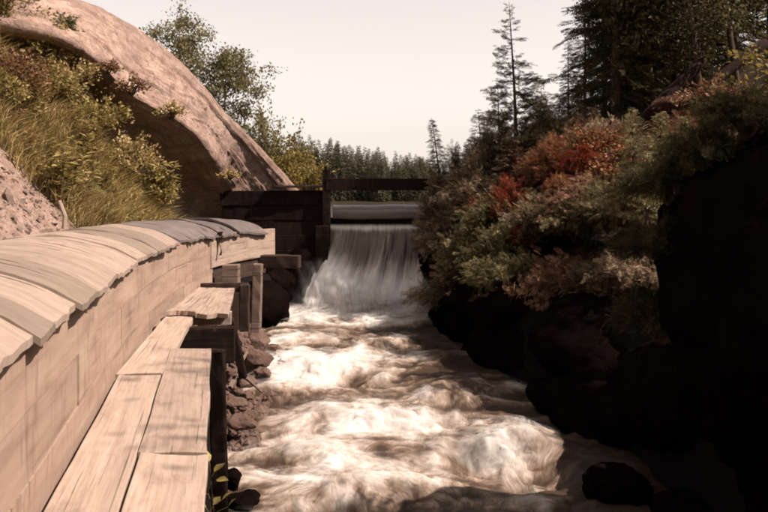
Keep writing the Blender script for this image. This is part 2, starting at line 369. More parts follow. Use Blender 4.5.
xl = hermite([-4, 4, 7.5, 9.3, 12, 15.4, 18, 20.6, 22.5], [-.9, -1.2, -1.55, -1.8, -2.05, -2.2, -2.5, -2.0, -1.5])
xr = hermite([-4, 4, 7.5, 9, 10.2, 12, 13.6, 15.4, 17.5, 20, 22.5], [3.2, 3.2, 3.25, 3.2, 3.1, 2.75, 2.15, 1.6, 1.25, .95, 1.05])
zw = hermite([-6, 4, 9, 12, 15.4, 18, 21, 23], [-3.0, -2.6, -2.2, -1.97, -1.70, -1.52, -1.42, -1.4])

def ground(x, y):
    x = np.asarray(x, float); y = np.asarray(y, float)
    yc = np.clip(y, -4, 22.4)
    L, Rr, Z = xl(yc), xr(yc), zw(yc)
    rough = fbm(x * .9, y * .9, 3.3, 5, .55)
    # left: bank under the walk, shelf under the flume, slope above
    d = L - x
    xf = flx(np.clip(yc, -4, 14.5)) - 1.42
    xf = xf - np.clip(y - 15.3, 0, 6) * .95
    shelf = -.55
    left = Z - .35 + (shelf - Z + .35) * sm(-.15, .75, d)
    up = np.maximum(xf - x, 0)
    slope = np.where(up > 0, 1.05 * up, 0)
    slope = np.where(slope > 5.2, 5.2 + (slope - 5.2) * .25, slope)
    left = left + (slope + .95 * sm(-.15, .2, xf - x))
    left = left + rough * (.05 + .10 * sm(0, 1, xf - x))
    # right bank
    e = x - Rr
    lip = np.interp(y, [-4, 6, 8.0, 9.2, 11, 14, 18, 22, 24], [1.6, 1.7, 1.3, .0, -.5, -.35, -.05, .5, .9])
    right = Z - .35 + (lip - Z + .35) * sm(-.1, 1.0, e)
    sl = np.interp(y, [0, 9, 11, 14, 18, 24, 40], [.62, .55, .34, .36, .5, .55, .5])
    right = right + np.maximum(e - .8, 0) * sl
    right = np.where(right > 9, 9 + (right - 9) * .2, right) + rough * (.22 * sm(.1, 1, e))
    mid = Z - .5
    z = np.where(d > -.15, left, np.where(e > -.1, right, mid))
    z = np.where((d <= -.15) & (e <= -.1), mid, z)
    # upstream: pond basin, shores
    wl = -4.6 - np.maximum(y - 23, 0) * .28 ; wr = 1.6 + np.maximum(y - 23, 0) * .10
    shoreL = -.2 + np.clip((wl - x) * .8, 0, 2.2) + np.clip((wl - x - 3) * .35, 0, 12) + rough * .2
    shoreR = -.2 + np.clip((x - wr) * .55, 0, 9) + rough * .2
    pond = np.where(x < wl, shoreL, np.where(x > wr, shoreR, -.2))
    t = sm(22.2, 22.6, y)
    tl = np.where(x < -4.2, sm(19, 24, y), t); tl = np.where(x > 1.3, sm(21.5, 25, y), tl)
    z = z * (1 - tl) + pond * tl
    # far shore
    far = 1.0 + np.clip((y - 165) * .07, 0, 11) * np.clip(1 - x * .018, .5, 1.7) + 3 * np.clip(fbm(x * .01, y * .01, 1, 3), -1, 1) * sm(165, 260, y)
    tf = sm(150, 168, y)
    z = z * (1 - tf) + far * tf
    # behind the camera and far to the sides: wooded plateau
    return z

def axis_pts(lo, hi, step, outs):
    a = list(np.arange(lo, hi + 1e-6, step)); s = step; v = lo
    pre = []
    while v > outs[0]: s *= 1.22; v -= s; pre.append(v)
    s = step; v = a[-1]; post = []
    while v < outs[1]: s *= 1.22; v += s; post.append(v)
    return np.array(pre[::-1] + a + post)
gx = axis_pts(-9, 9, .11, (-410, 410)); gy = axis_pts(2, 24.5, .11, (-50, 600))
X, Y = np.meshgrid(gx, gy, indexing='ij'); Z = ground(X, Y)
yc = np.clip(Y, -4, 22.4)
wet = np.clip(np.maximum(sm(-.5, -1.0, Z), sm(-.2, .1, X - xr(yc)) * sm(1.9, 1.2, X - xr(yc)) * sm(23, 21, Y)), 0, 1)  # bed is wet; the right bank strip is deep shade painted nearly black
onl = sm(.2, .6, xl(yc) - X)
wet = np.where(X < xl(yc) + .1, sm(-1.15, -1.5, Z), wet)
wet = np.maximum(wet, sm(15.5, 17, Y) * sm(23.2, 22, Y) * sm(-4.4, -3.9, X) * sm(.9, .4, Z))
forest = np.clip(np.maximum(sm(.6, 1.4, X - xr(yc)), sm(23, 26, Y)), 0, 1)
grassy = np.clip(sm(11.3, 12.0, Y + .5 * fbm(X, Y, 2, 3)) * sm(-3.4, -3.7, X), 0, 1) * (1 - forest)
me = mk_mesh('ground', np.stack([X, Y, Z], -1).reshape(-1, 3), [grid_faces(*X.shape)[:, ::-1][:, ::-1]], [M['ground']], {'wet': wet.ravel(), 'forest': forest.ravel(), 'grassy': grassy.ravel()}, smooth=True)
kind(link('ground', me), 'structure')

# ------------------------------------------------------------------ rock outcrop on the left
def catmull(P, t):
    P = np.asarray(P, float); n = len(P)
    i = np.clip(np.floor(t).astype(int), 0, n - 2); f = (t - i)
    sh = (len(t),) + (1,) * (P.ndim - 1); f = f.reshape(sh)
    p0 = P[np.clip(i - 1, 0, n - 1)]; p1 = P[i]; p2 = P[i + 1]; p3 = P[np.clip(i + 2, 0, n - 1)]
    return .5 * (2*p1 + (p2-p0)*f + (2*p0-5*p1+4*p2-p3)*f*f + (3*p1-p0-3*p2+p3)*f**3)
crest = [(-90, -34, 15.5), (30, -6, 16.5), (90, 6, 17.5), (150, 38, 18.6), (190, 73, 19.8), (225, 113, 21), (265, 153, 22.3), (298, 190, 23.3), (345, 250, 24.2)]
low = [(-70, 25, 14.6), (45, 38, 15), (95, 64, 15.8), (130, 100, 16.8), (182, 130, 18.4), (208, 162, 20.2), (236, 203, 22.35), (262, 240, 23.2), (300, 290, 24)]
rec = [(-70, 60, 15.6), (45, 60, 16.2), (90, 90, 17.0), (122, 125, 17.7), (164, 160, 18.9), (194, 190, 20.6), (226, 222, 22.4), (255, 260, 23.4), (290, 300, 24.2)]
base = [(-70, 150, 16), (40, 150, 16.5), (80, 170, 17), (115, 190, 17.6), (150, 212, 18.7), (188, 236, 20.2), (224, 262, 22.2), (258, 290, 23.4), (290, 320, 24.2)]
Wc = lambda L: np.array([W(*p) for p in L])
c1, c3, c4, c5 = Wc(crest), Wc(low), Wc(rec), Wc(base)
_d = np.array((-.35, .75, 0)) * np.array([1, 1, 1, 1, 1.1, 1.2, .6, .2, .2])[:, None]; c4 = c4 + _d; c5 = c5 + _d * 1.15
cm1 = c1 * .62 + c3 * .38 + np.array((.10, -.28, .12)); cm2 = c1 * .25 + c3 * .75 + np.array((.10, -.16, .10))
b1 = c1 + np.array((-.7, 1.3, -.25)); b2 = c1 + np.array((-1.8, 3.2, -1.4)); b3 = c1 + np.array((-2.6, 4.6, -4.5))
G = np.stack([b3, b2, b1, c1, cm1, cm2, c3, c4, c5])
G = catmull(G, np.linspace(0, 8, 190))
G = catmull(G.transpose(1, 0, 2), np.linspace(0, 8, 260)).transpose(1, 0, 2)
du = np.gradient(G, axis=0); dv = np.gradient(G, axis=1); N = np.cross(dv, du); N /= np.linalg.norm(N, axis=2)[..., None] + 1e-9
a, b, c_ = G[..., 0], G[..., 1], G[..., 2]
vv = np.linspace(0, 8, 190)[:, None] * np.ones((1, 260))
uu = np.linspace(0, 8, 260)[None] * np.ones((190, 1))
fl = np.abs(vn(vv * 2.2 + .5 * fbm(uu * .8, vv, 3, 3), uu * .35, 7) )                     # joints running along the rib
blk = np.floor(vv * 1.9 + .35 * fbm(uu * .5, vv * .4, 9, 2)); stp = vn(blk * 7.7, uu * .35, 2)
disp = .05 * fbm(a * .6, b * .6, c_ * .6, 3, .45) - .05 * np.exp(-(fl / .035) ** 2) + .05 * stp + .03 * fbm(a * 3, b * 3, c_ * 3, 5, .6)
edge = sm(0, .5, vv) * sm(8, 7.5, vv)
disp = disp * (1 - .55 * np.exp(-((vv - 3) / .5) ** 2))
G = G + N * disp[..., None]
me = mk_mesh('rock_outcrop', G.reshape(-1, 3), [grid_faces(190, 260)], [M['granite']], {'lichen_tone': (.62 * np.clip(sm(4.0, 3.2, vv) + .25 * sm(6.0, 6.5, vv) + .45 * (fbm(uu * 1.2, vv * 2.5, 3, 4) > .25), 0, 1)).ravel()}, np.stack([uu, vv], -1).reshape(-1, 2), smooth=True)  # lichen on the crest and in patches; also browner below the ledge edge
kind(link('rock_outcrop', me), 'structure')

# ------------------------------------------------------------------ water
def rapids():
    n, m = 560, 230
    y = np.linspace(21.9, 5.5, n)[:, None] * np.ones((1, m)); s = np.linspace(0, 1, m)[None] * np.ones((n, 1))
    L = xl(y) - .45; Rr = xr(y) + .55; x = L + (Rr - L) * s
    wx = x + .25 * fbm(x * .8, y * .8, 7.7, 3)
    wy = y + .35 * fbm(x * .7, y * .7, 2.2, 3)
    big = fbm(wx * .75, wy * 1.05, .5, 3, .5)
    rid = 1 - np.abs(fbm(wx * .9 + 3, wy * 1.55, 4.1, 3, .5)); rid = rid ** 2 * .8
    fine = fbm(wx * 3.0, wy * 2.0, 9.1, 4, .55)
    med = fbm(wx * 1.7 + 9, wy * 1.9, 6.6, 4, .6); med2 = 1 - np.abs(fbm(wx * 2.1, wy * 2.6 + 4, 1.4, 3, .55))
    rows = fbm(wx * .55 + 2, wy * 2.1, 3.9, 4, .6)
    eta = .09 * big + .06 * (rid - .4) + .035 * med + .03 * (med2 - .6) + .05 * rows + .008 * fine
    def hump(px, py, h, sx, sy, yy=None):
        Yh = yy; xh = PX(px, Yh); return .62 * h * np.exp(-((x + .25 * big - xh) / sx) ** 2 - ((y + .2 * med - Yh) / sy) ** 2)
    H = 0
    for px, Yh, h, sx, sy in ((512, 11.1, .50, .62, .45), (330, 15.0, .30, .8, .45), (270, 13.8, .22, .45, .5), (420, 12.4, .30, .9, .35), (300, 11.2, .20, .7, .4), (450, 13.6, .25, .6, .4), (250, 15.6, .2, .35, .5), (400, 9.9, .18, .8, .3), (330, 9.6, .18, .6, .3), (390, 16.6, .16, .5, .35)):
        H = H + hump(px, 0, h, sx, sy, Yh) - .6 * hump(px, 0, h, sx * 1.1, sy * 1.0, Yh - sy * 1.7)
    boil = .12 * np.exp(-((y - 20.6) / .8) ** 2) * sm(-2.4, -1.6, x)
    eta = eta * (.6 + .4 * sm(5, 10, y)) + H + boil
    eta = eta * (.35 + .65 * sm(0, .06, s)) * (.35 + .65 * sm(1, .85, s))
    z = zw(y) + eta
    slope = -np.gradient(z, axis=0) / np.abs(np.gradient(y, axis=0))       # falling towards the camera
    f1 = fbm(wx * 1.6, wy * .9, 5.5, 4, .6)
    foam = .36 + .9 * (eta - H) + .30 * f1 + .42 * rows + .25 * (rid - .5) + .22 * med + .25 * (med2 - .6) + .20 * np.clip(slope, -1, 1.2)
    foam += .85 * np.exp(-((y - 20.9) / 1.7) ** 2)
    foam += .32 * np.exp(-((x - PX(320, 15.5)) / 1.0) ** 2 - ((y - 15.6) / 1.5) ** 2) + .22 * np.exp(-((y - 11.6) / .8) ** 2) * sm(2.6, 1.6, x)
    foam -= .15 * np.exp(-((x - PX(524, 11.2)) / .28) ** 2 - ((y - 11.0) / .35) ** 2) * (.5 + .5 * (vn(x * 9, y * .8, 3) > -.1))
    foam -= .22 * sm(10.2, 9.2, y) + .25 * sm(.35, .75, s) + .5 * sm(1.7, 2.9, x) * sm(12.5, 10.5, y) + .25 * sm(.45, .9, x) * sm(14, 15, y) * sm(19, 18, y)
    foam -= .35 * sm(.90, 1.0, s) + .2 * sm(.1, 0, s)
    uv = np.stack([wy + .9 * eta + .25 * fbm(x * 1.5, y * 1.5, 8, 3), wx + .35 * fbm(x * 1.2, y * 1.2, 1, 4)], -1)
    # overturning crests: push the tops downstream
    y2 = y - np.clip(eta, 0, 1) * .35
    V = np.stack([x, y2, z], -1)
    me = mk_mesh('river_rapids', V.reshape(-1, 3), [grid_faces(n, m)], [M['rapids']], {'foam': foam.ravel()}, uv.reshape(-1, 2), True)
    kind(link('river_rapids', me), 'structure')
    sub = (slice(None, None, 3), slice(None, None, 3))
    for q in range(3):                                                   # thin spray drifting over the crests
        lift = (.03 + .035 * q) * (1 + .6 * fbm(x[sub] * 2, y[sub] * 2, q + 2, 3))
        P = np.stack([x[sub], y2[sub], z[sub] + lift], -1); nn, mm = P.shape[:2]
        a_ = np.clip((foam[sub] - .38) * 1.5 + .8 * np.clip(eta[sub], -.2, .4), 0, .85) * (.8 - .15 * q)
        uvq = np.stack([x[sub] * .55 + .5 * fbm(x[sub] * 1.3, y[sub] * 1.3, q, 3) + q * 3.7, y[sub] * 1.5 + .5 * fbm(x[sub] * 1.1, y[sub] * 1.1, q + 5, 3)], -1)
        kind(link('spray_veil', mk_mesh('spray_veil', P.reshape(-1, 3), [grid_faces(nn, mm)], [M['spray_veil']], {'foam': a_.ravel()}, uvq.reshape(-1, 2), True)), 'stuff')
rapids()
FY = 22.0; FX0, FX1 = PX(330, FY), PX(432, FY)
def waterfall():
    n, m = 150, 140
    t = np.linspace(0, 1, n)[:, None] * np.ones((1, m)); s = np.linspace(0, 1, m)[None] * np.ones((n, 1))
    # profile: smooth tongue, lip, plunge
    yy = np.interp(t, [0, .12, .2, .28, .4, .6, .8, 1], [23.2, 22.4, 22.05, 21.86, 21.68, 21.45, 21.22, 20.95])
    zz = np.interp(t, [0, .12, .2, .28, .4, .6, .8, 1], [.62, .60, .52, .36, .03, -.46, -.98, -1.55])
    k = np.ones(9) / 9
    yy[:, :] = np.convolve(np.pad(yy[:, 0], 4, 'edge'), k, 'valid')[:, None]; zz[:, :] = np.convolve(np.pad(zz[:, 0], 4, 'edge'), k, 'valid')[:, None]
    spread = sm(.25, 1, t)
    x = (FX0 - .62 * spread) + ((FX1 + .12) - (FX0 - .62 * spread)) * s
    st = fbm(s * 16, t * 1.3, 1, 4) * sm(.15, .5, t)
    yy = yy - .10 * st - .10 * fbm(s * 5, t * 2, 4, 3) * spread; zz = zz + .05 * fbm(s * 7, t * 9, 8, 3) * sm(.15, .3, t)
    foam = .33 + .12 * st + .85 * sm(.42, .95, t) + .55 * np.exp(-((t - .20) / .045) ** 2) - .35 * sm(.12, .0, t)
    foam += .22 * np.exp(-((s - .08) / .16) ** 2) * sm(.3, .6, t) + .25 * sm(.3, .0, s) * sm(.35, .8, t)
    V = np.stack([x, yy, zz], -1)
    uv = np.stack([s * 2.5, t * 2.6], -1)
    me = mk_mesh('waterfall', V.reshape(-1, 3), [grid_faces(n, m)], [M['fall']], {'foam': foam.ravel()}, uv.reshape(-1, 2), True)
    kind(link('waterfall', me), 'structure')
waterfall()
def spray_sheets():
    Vs, Fs, A, U, o = [], [], [], [], 0
    r = np.random.default_rng(3)
    for q in range(30):
        n = 18
        cx = r.uniform(FX0 - .35, FX1 - .1); wd = r.uniform(.5, 1.1); h = r.uniform(.5, 1.15) * (1.2 if cx < -.8 else .9); cy = r.uniform(19.6, 20.95); lean = r.uniform(-.45, .15)
        u, v = np.meshgrid(np.linspace(0, 1, n), np.linspace(0, 1, n), indexing='ij')
        x = cx + (u - .5) * wd + lean * v; y = cy - .18 * np.sin(u * 3.1) - .45 * v * (1 - v) + .1 * fbm(u * 3, v * 3, q, 2); z = -1.45 + h * v
        Vs.append(np.stack([x, y, z], -1).reshape(-1, 3)); Fs.append(grid_faces(n, n, o)); o += n * n
        A.append((np.sin(u * math.pi) ** 1.3 * (1 - v) ** 1.1 * .95).ravel()); U.append(np.stack([u * wd + q, v * h], -1).reshape(-1, 2))
    me = mk_mesh('spray', np.concatenate(Vs), [np.concatenate(Fs)], [M['spray']], {'foam': np.concatenate(A)}, np.concatenate(U), True)
    kind(link('spray', me), 'stuff')
spray_sheets()
lx = np.array([-140, -40, -8, -4.4, 1.5, 8, 60, 200.]); ly = np.array([22.75, 24, 30, 60, 120, 176.])
X, Y = np.meshgrid(lx, ly, indexing='ij')
kind(link('lake_water', mk_mesh('lake_water', np.stack([X, Y, X * 0 + .56], -1).reshape(-1, 3), [grid_faces(*X.shape)], [M['lake']])), 'structure')

# ------------------------------------------------------------------ the flume: board box with an arched cover
flume = thing('covered_flume', 'long curving wooden flume under an arched board cover beside the plank walk', 'flume', (flx(6), 6, -.5))
inv = np.array((flume.location.x, flume.location.y, flume.location.z))
def part(name, V, faces, m, parent, uv=None, label=None, smooth=False, origin=None):
    og = inv if origin is None else np.asarray(origin)
    o = link(name, mk_mesh(name, np.asarray(V) - og, faces, [m], None, uv, smooth), parent)
    if label: o['label'] = label
    return o
def wall_plank(y0, y1, z0, z1, off, th, seed, m='wall', name='wall_plank', raw_end=False):
    n = max(4, int((y1 - y0) / .15)); k = 6
    yy = np.linspace(y0, y1, n)[:, None] * np.ones((1, k)); zz = np.linspace(z0, z1, k)[None] * np.ones((n, 1))
    nv = fln(yy); wob = .003 * fbm(yy * .9, zz * 3, seed, 3) + .003 * vn(yy * .4, seed * 3.1)
    zz = zz + np.linspace(-1, 1, k)[None] * .002 * vn(yy * 1.3, seed + zz * 0)
    P = np.stack([flx(yy) + nv[..., 0] * (off + wob), yy + nv[..., 1] * (off + wob), zz], -1)
    T = np.concatenate([-nv * th, np.zeros(nv.shape[:2] + (1,))], -1)
    V, Fc, uv = slab(P, T, np.stack([yy, zz], -1))
    part(name, V, Fc, M[m], flume, uv)
sd = 0
for z0, z1, cuts, off in ((.4215, .70, [-1.6, 2.2, 4.9, 7.15, 9.3, 12.1], 0.0), (.152, .4185, [-1.6, 1.2, 4.35, 6.2, 8.7, 11.0, 12.25], -.004), (-.16, .149, [-1.6, 2.9, 5.4, 7.9, 10.4, 12.2], .002)):
    for a_, b_ in zip(cuts[:-1], cuts[1:]):
        sd += 1; wall_plank(a_ + .004, b_ - .004, z0, z1, off * .5 + random.uniform(-.002, .002), .045, sd)
wall_plank(12.1, 15.0, .235, .70, .012, .07, 50, 'plank')                 # the pale end section
wall_plank(12.3, 14.7, -.05, .228, -.03, .05, 51, 'old_timber')
for y0, y1 in ((-1.6, 3.5), (3.5, 8), (8, 12), (12, 15)):                # the far side of the box
    n = 20; yy = np.linspace(y0 + .003, y1 - .003, n)[:, None] * np.ones((1, 4)); zz = np.linspace(-.2, .68, 4)[None] * np.ones((n, 1)); nv = fln(yy)
    P = np.stack([flx(yy) - nv[..., 0] * 1.32, yy - nv[..., 1] * 1.32, zz], -1)
    V, Fc, uv = slab(P, np.concatenate([nv * .05, np.zeros((n, 4, 1))], -1), np.stack([yy, zz], -1)); part('back_board', V, Fc, M['old_timber'], flume, uv)
# cover boards laid across, each arched, ragged along the walk side
def cover_board(y0, y1, m, seed, lift=0.0, over=.05, tilt=0.0, label=None, amp=.05, th=.03):
    n = max(5, int((y1 - y0) / .04)); k = 26
    r = np.random.default_rng(seed)
    yy = np.linspace(y0, y1, n)[:, None] * np.ones((1, k)); s = np.linspace(0, 1, k)[None] * np.ones((n, 1))
    edge = over + amp * (vn(yy[:, :1] * 1.6, seed * 1.7) * .5 + vn(yy[:, :1] * 14, seed * 2.3) * .12 + .2 * (vn(yy[:, :1] * 2.5, seed * 4.4) > .3) - .2)
    d = -edge + (1.37 + edge) * s                                        # distance inwards from the wall face
    q = np.clip(d / 1.32, -.08, 1.08)
    arch = .745 + .165 * (1 - (2 * q - 1) ** 2) ** 1.0
    yskew = yy + (.10 * vn(seed * 1.1, .3) - .03) * s + .010 * vn(s * 5, yy * 9, seed)
    nv = fln(yskew)
    zz = arch + lift + tilt * (yy - y0) / (y1 - y0) + .010 * fbm(yy * 3, s * 4, seed, 4) + .006 * vn(yy * 12, s * 9, seed) - .02 * sm(.12, 0, s)
    P = np.stack([flx(yskew) - nv[..., 0] * d, yskew - nv[..., 1] * d, zz], -1)
    V, Fc, uv = slab(P, np.array((0, 0, -th)), np.stack([yy, d], -1))
    part('cover_board', V, Fc, M[m], flume, uv, label)
CB = [(-1.5, -.6, 'cover', 0, .05), (-.6, .3, 'cover_pale', .008, .06), (.3, 1.1, 'cover', 0, .06), (1.1, 1.9, 'cover', .01, .05), (1.9, 2.52, 'cover', 0, .05), (2.50, 3.12, 'cover_pale', .012, .05), (3.08, 3.40, 'cover', .03, .06), (3.36, 4.02, 'cover_pale', .012, .05),
      (3.98, 4.62, 'cover', .032, .07), (4.60, 5.6, 'cover_pale', .012, .05), (5.6, 6.86, 'cover_pale', .010, .06), (6.84, 7.5, 'cover_pale', .026, .05), (7.48, 8.2, 'cover', .014, .05), (8.18, 9.0, 'cover', .026, .06),
      (8.98, 9.9, 'cover_pale', .012, .05), (9.88, 10.7, 'tar', .020, .06), (10.68, 11.6, 'tar', .008, .07), (11.58, 12.5, 'tar', .02, .06), (12.48, 13.4, 'tar', .010, .06), (13.36, 14.6, 'tar', .03, .07)]
for i, (y0, y1, m_, lift, over) in enumerate(CB):
    cover_board(y0, y1 - .008, m_, i + 3, lift * .55, over, 0 if i < 17 else -.02 * (i - 16), 'grey tar paper strip' if m_ == 'tar' else None, .032 if i < 15 else .10)
# loose flap of tar paper hanging over the wall
n = 14; zz = np.linspace(.74, .40, n); fp = np.stack([np.stack([flx(12.35 + .18 * u + .03 * np.sin(zz * 30)) + .05 + .03 * np.sin(zz * 17 + u) + .0 * zz, 12.35 + (.18 - .14 * (np.linspace(0, 1, n))) * u + .05 * np.sin(zz * 14), zz], -1) for u in (0, .5, 1)], 1)
V, Fc, uv = slab(fp, np.array((.006, 0, 0)), np.stack([fp[..., 1], fp[..., 2]], -1)); part('hanging_flap', V, Fc, M['black_timber'], flume, uv, 'torn dark strip of tar paper hanging over the wall')
# sills and posts under the flume
def timber(name, c, size, m, parent, eul=None, seed=0, label=None, origin=None):
    V, Fc = box(*c, *size, seed=seed, jit=.005)
    ax = int(np.argmax(size)); ot = [q for q in range(3) if q != ax]
    uv = np.stack([V[:, ax], V[:, ot[0]] + V[:, ot[1]]], -1)
    if eul is not None: V = rot_about(V, c, eul)
    return part(name, V, Fc, M[m], parent, uv, label, False, origin)
for i, y in enumerate((1.5, 4.4, 7.0, 9.4)):
    timber('sill', (flx(y) - .55, y, -.27), (1.5, .18, .18), 'old_timber', flume, (0, 0, R(10)), i)
timber('sill', (PX(272, 14.4), 14.45, .16), (.95, .2, .22), 'old_timber', flume, (0, 0, R(-8)), 9, 'red brown sill beam sticking out past the end')
timber('post', (PX(231, 12.3), 12.3, -.2), (.24, .2, .94), 'post', flume, None, 5)
timber('post', (PX(257.5, 12.25), 12.2, -.20), (.13, .16, .98), 'post', flume, (R(1.5), R(2), 0), 6)

# ------------------------------------------------------------------ plank walk
walk = thing('plank_walk', 'weathered plank walk along the flume, two boards wide and broken off', 'walkway', (-.7, 3, 0))
winv = np.array(walk.location)
def walk_plank(y0, y1, a0, a1, b0, b1, z, th, seed, m='plank', label=None, ragged=0.0):
    """plank between left line (x at y0,y1 = a0,a1) and right line (b0,b1)"""
    n = max(6, int((y1 - y0) / .12)); k = 7
    k = 9; sv = np.array([0, .012, .15, .32, .5, .68, .85, .988, 1])
    if ragged: k = 31; sv = np.concatenate([[0, .012], np.linspace(.03, .97, 27), [.988, 1]])
    t = np.linspace(0, 1, n)[:, None] * np.ones((1, k)); s = sv[None] * np.ones((n, 1))
    yy = y0 + (y1 - y0) * t
    fr = ragged * (vn(s * 3, seed) * .8 + vn(s * 11, seed + 2.2) * .25) * sm(.12, 0, t)
    end = .012 * vn(s * 5, seed + 7.7) * sm(.9, 1, t)
    L = a0 + (a1 - a0) * t + .006 * vn(yy * 1.5, seed); Rr = b0 + (b1 - b0) * t + .008 * vn(yy * 2.3, seed + 3.3)
    x = L + (Rr - L) * s
    zz = z + .004 * (2 * s - 1) ** 2 + .007 * fbm(yy * 1.2, s * 2, seed, 3) - .004 * (np.abs(2 * s - 1) > .99)
    V, Fc, uv = slab(np.stack([x, yy + fr + end, zz], -1), np.array((0, 0, -th)), np.stack([yy, x - L], -1))
    return part('plank', V, Fc, M[m], walk, uv, label, False, winv)
def ln(pts):                                                             # pixel line on the walk plane -> (X at Y)
    (xa, ya), (xb, yb) = pts
    Ya, Yb = EYE * F / (ya - HOR), EYE * F / (yb - HOR); Xa, Xb = PX(xa, Ya), PX(xb, Yb)
    return lambda y: Xa + (Xb - Xa) * (y - Ya) / (Yb - Ya)
L1, L2, L3 = ln(((38, 512), (117.5, 375))), ln(((120, 512), (170, 350))), ln(((205, 512), (211, 350)))
g_ = .005; g1 = .028
walk_plank(-1.2, 1.4, L1(-1.2) + g1, L1(1.4) + g1, L2(-1.2) - g_, L2(1.4) - g_, 0, .05, 1)
walk_plank(1.41, 5.84, L1(1.41) + g1, L1(5.84) + .012, L2(1.41) - g_, L2(5.84) - g_, .0, .05, 2)
walk_plank(5.86, 8.95, L1(5.86) - .02, flx(8.95) + .045, L2(5.86) - g_, PX(195, 8.95), .004, .05, 3)
walk_plank(-1.2, 4.02, L2(-1.2) + g_, L2(4.02) + g_, L3(-1.2), L3(4.02), .0, .055, 4)
walk_plank(4.03, 6.83, L2(4.03) + g_, L2(6.83) + g_, L3(4.03), L3(6.83), .004, .055, 5)
# raised end platform
walk_plank(8.75, 11.15, flx(8.75) + .06, flx(11.15) + .05, PX(197, 8.75), PX(216, 11.15), .055, .045, 6, ragged=.05)
walk_plank(8.62, 11.1, PX(198, 8.75), PX(217, 11.15), PX(231, 8.75), PX(235, 11.15), .05, .045, 7, ragged=.07)
timber('fascia', (PX(211, 8.95), 8.95, -.04), (.42, .04, .14), 'plank', walk, (0, 0, R(4)), 21, 'pale broken board end under the platform', winv)
timber('stringer', (-1.02, 3.4, -.145), (.09, 6.6, .17), 'black_timber', walk, (0, 0, R(10.7)), 22, None, winv)
timber('stringer', (-1.32, 3.4, -.145), (.09, 6.6, .17), 'black_timber', walk, (0, 0, R(11)), 23, None, winv)
timber('post', (PX(219, 6.9), 6.9, -.92), (.125, .10, 1.82), 'black_timber', walk, (0, R(-1.2), 0), 24, 'dark tarred post under the broken end', winv)
timber('post', (-.60, 3.05, -1.3), (.13, .13, 2.35), 'black_timber', walk, None, 25, None, winv)
timber('post', (-1.62, 6.9, -.75), (.14, .14, 1.35), 'black_timber', walk, None, 35, None, winv)
timber('cross_beam', (PX(192, 8.2), 8.25, -.20), (.80, .16, .34), 'black_timber', walk, (0, 0, R(6)), 26, None, winv)
timber('cross_beam', (PX(188, 7.1), 7.0, -.135), (.66, .12, .14), 'black_timber', walk, (0, 0, R(6)), 27, None, winv)
timber('cross_beam', (PX(224, 11.25), 11.3, .045), (.64, .06, .115), 'old_timber', walk, None, 28, 'dark board set on edge behind the platform', winv)
timber('post', (PX(245, 11.25), 11.22, -.22), (.13, .10, .62), 'old_timber', walk, None, 29, None, winv)
timber('brace', (PX(236, 9.3), 9.3, -.37), (.085, .10, .76), 'black_timber', walk, (0, R(-13), 0), 30, 'slanting dark prop under the platform', winv)
timber('brace', (PX(225, 8.9), 9.0, -.38), (.035, .05, .42), 'post', walk, (0, R(3), 0), 31, None, winv)

# ------------------------------------------------------------------ dam, gate and boom
dam = thing('timber_dam', 'dark timber dam bulkhead between the bare rock and the waterfall', 'dam', (-1.5, 22.2, 0))
dinv = np.array(dam.location)
r = random.Random(8)
zt = 1.44
for k in range(5):                                                        # stacked bulkhead timbers
    h = .384
    zc = zt - .19 - k * .38
    timber('bulkhead_timber', (PX(276, 22), 21.95 + r.uniform(-.02, .02), zc), (2.75 + r.uniform(-.06, .06), .26, h), 'black_timber', dam, (0, R(r.uniform(-.4, .4)), 0), 60 + k, None, dinv)
for k in range(4):
    timber('crib_timber', (-.4, 22.42, .22 - k * .40), (5.2, .3, .385), 'black_timber', dam, None, 70 + k, None, dinv)
timber('cap_plank', (PX(298, 21.9), 21.85, 1.545), (1.5, .34, .06), 'old_timber', dam, (0, R(-.8), R(2)), 80, None, dinv)
timber('gate_post', (PX(326.5, 21.8), 21.8, .88), (.20, .22, 2.2), 'black_timber', dam, None, 81, None, dinv)
timber('gate_post', (PX(326, 21.75), 21.72, 1.75), (.07, .06, .62), 'black_timber', dam, None, 82, 'thin upright rod on the gate post', dinv)
timber('gate_beam', (PX(385, 21.8), 21.8, 1.60), (3.0, .26, .30), 'black_timber', dam, (0, R(.2), 0), 83, None, dinv)
timber('log_shade_board', (PX(385, 22.3), 22.34, .66), (2.9, .08, .16), 'black_timber', dam, None, 86, None, dinv)  # dark board added to stand for the shade under the log
timber('gate_cleat', (PX(374, 21.66), 21.62, 1.46), (.16, .08, .10), 'black_timber', dam, None, 84, None, dinv)
timber('abutment_timber', (PX(322, 21.6), 21.6, -.1), (.32, .3, 1.3), 'black_timber', dam, None, 85, None, dinv)
xs = np.linspace(PX(333, 22.2), PX(452, 22.2), 30)
V, q, t = tube(np.stack([xs, 22.25 + .01 * np.sin(xs * 2), .885 + .008 * np.sin(xs * 3.1)], -1), .185 + .006 * np.sin(xs * 7), 24)
bl = link('boom_log', None)if False else None
uvb = np.stack([V[:, 0], np.arctan2(V[:, 2] - .885, V[:, 1] - 22.25) * .19], -1)
V0 = np.array((-.1, 22.25, .885))
bo = link('boom_log', mk_mesh('boom_log', V - V0, [q, t], [M['boom']], None, uvb, True), None, V0)
tag(bo, 'smooth pale log lying level across the top of the waterfall', 'log')

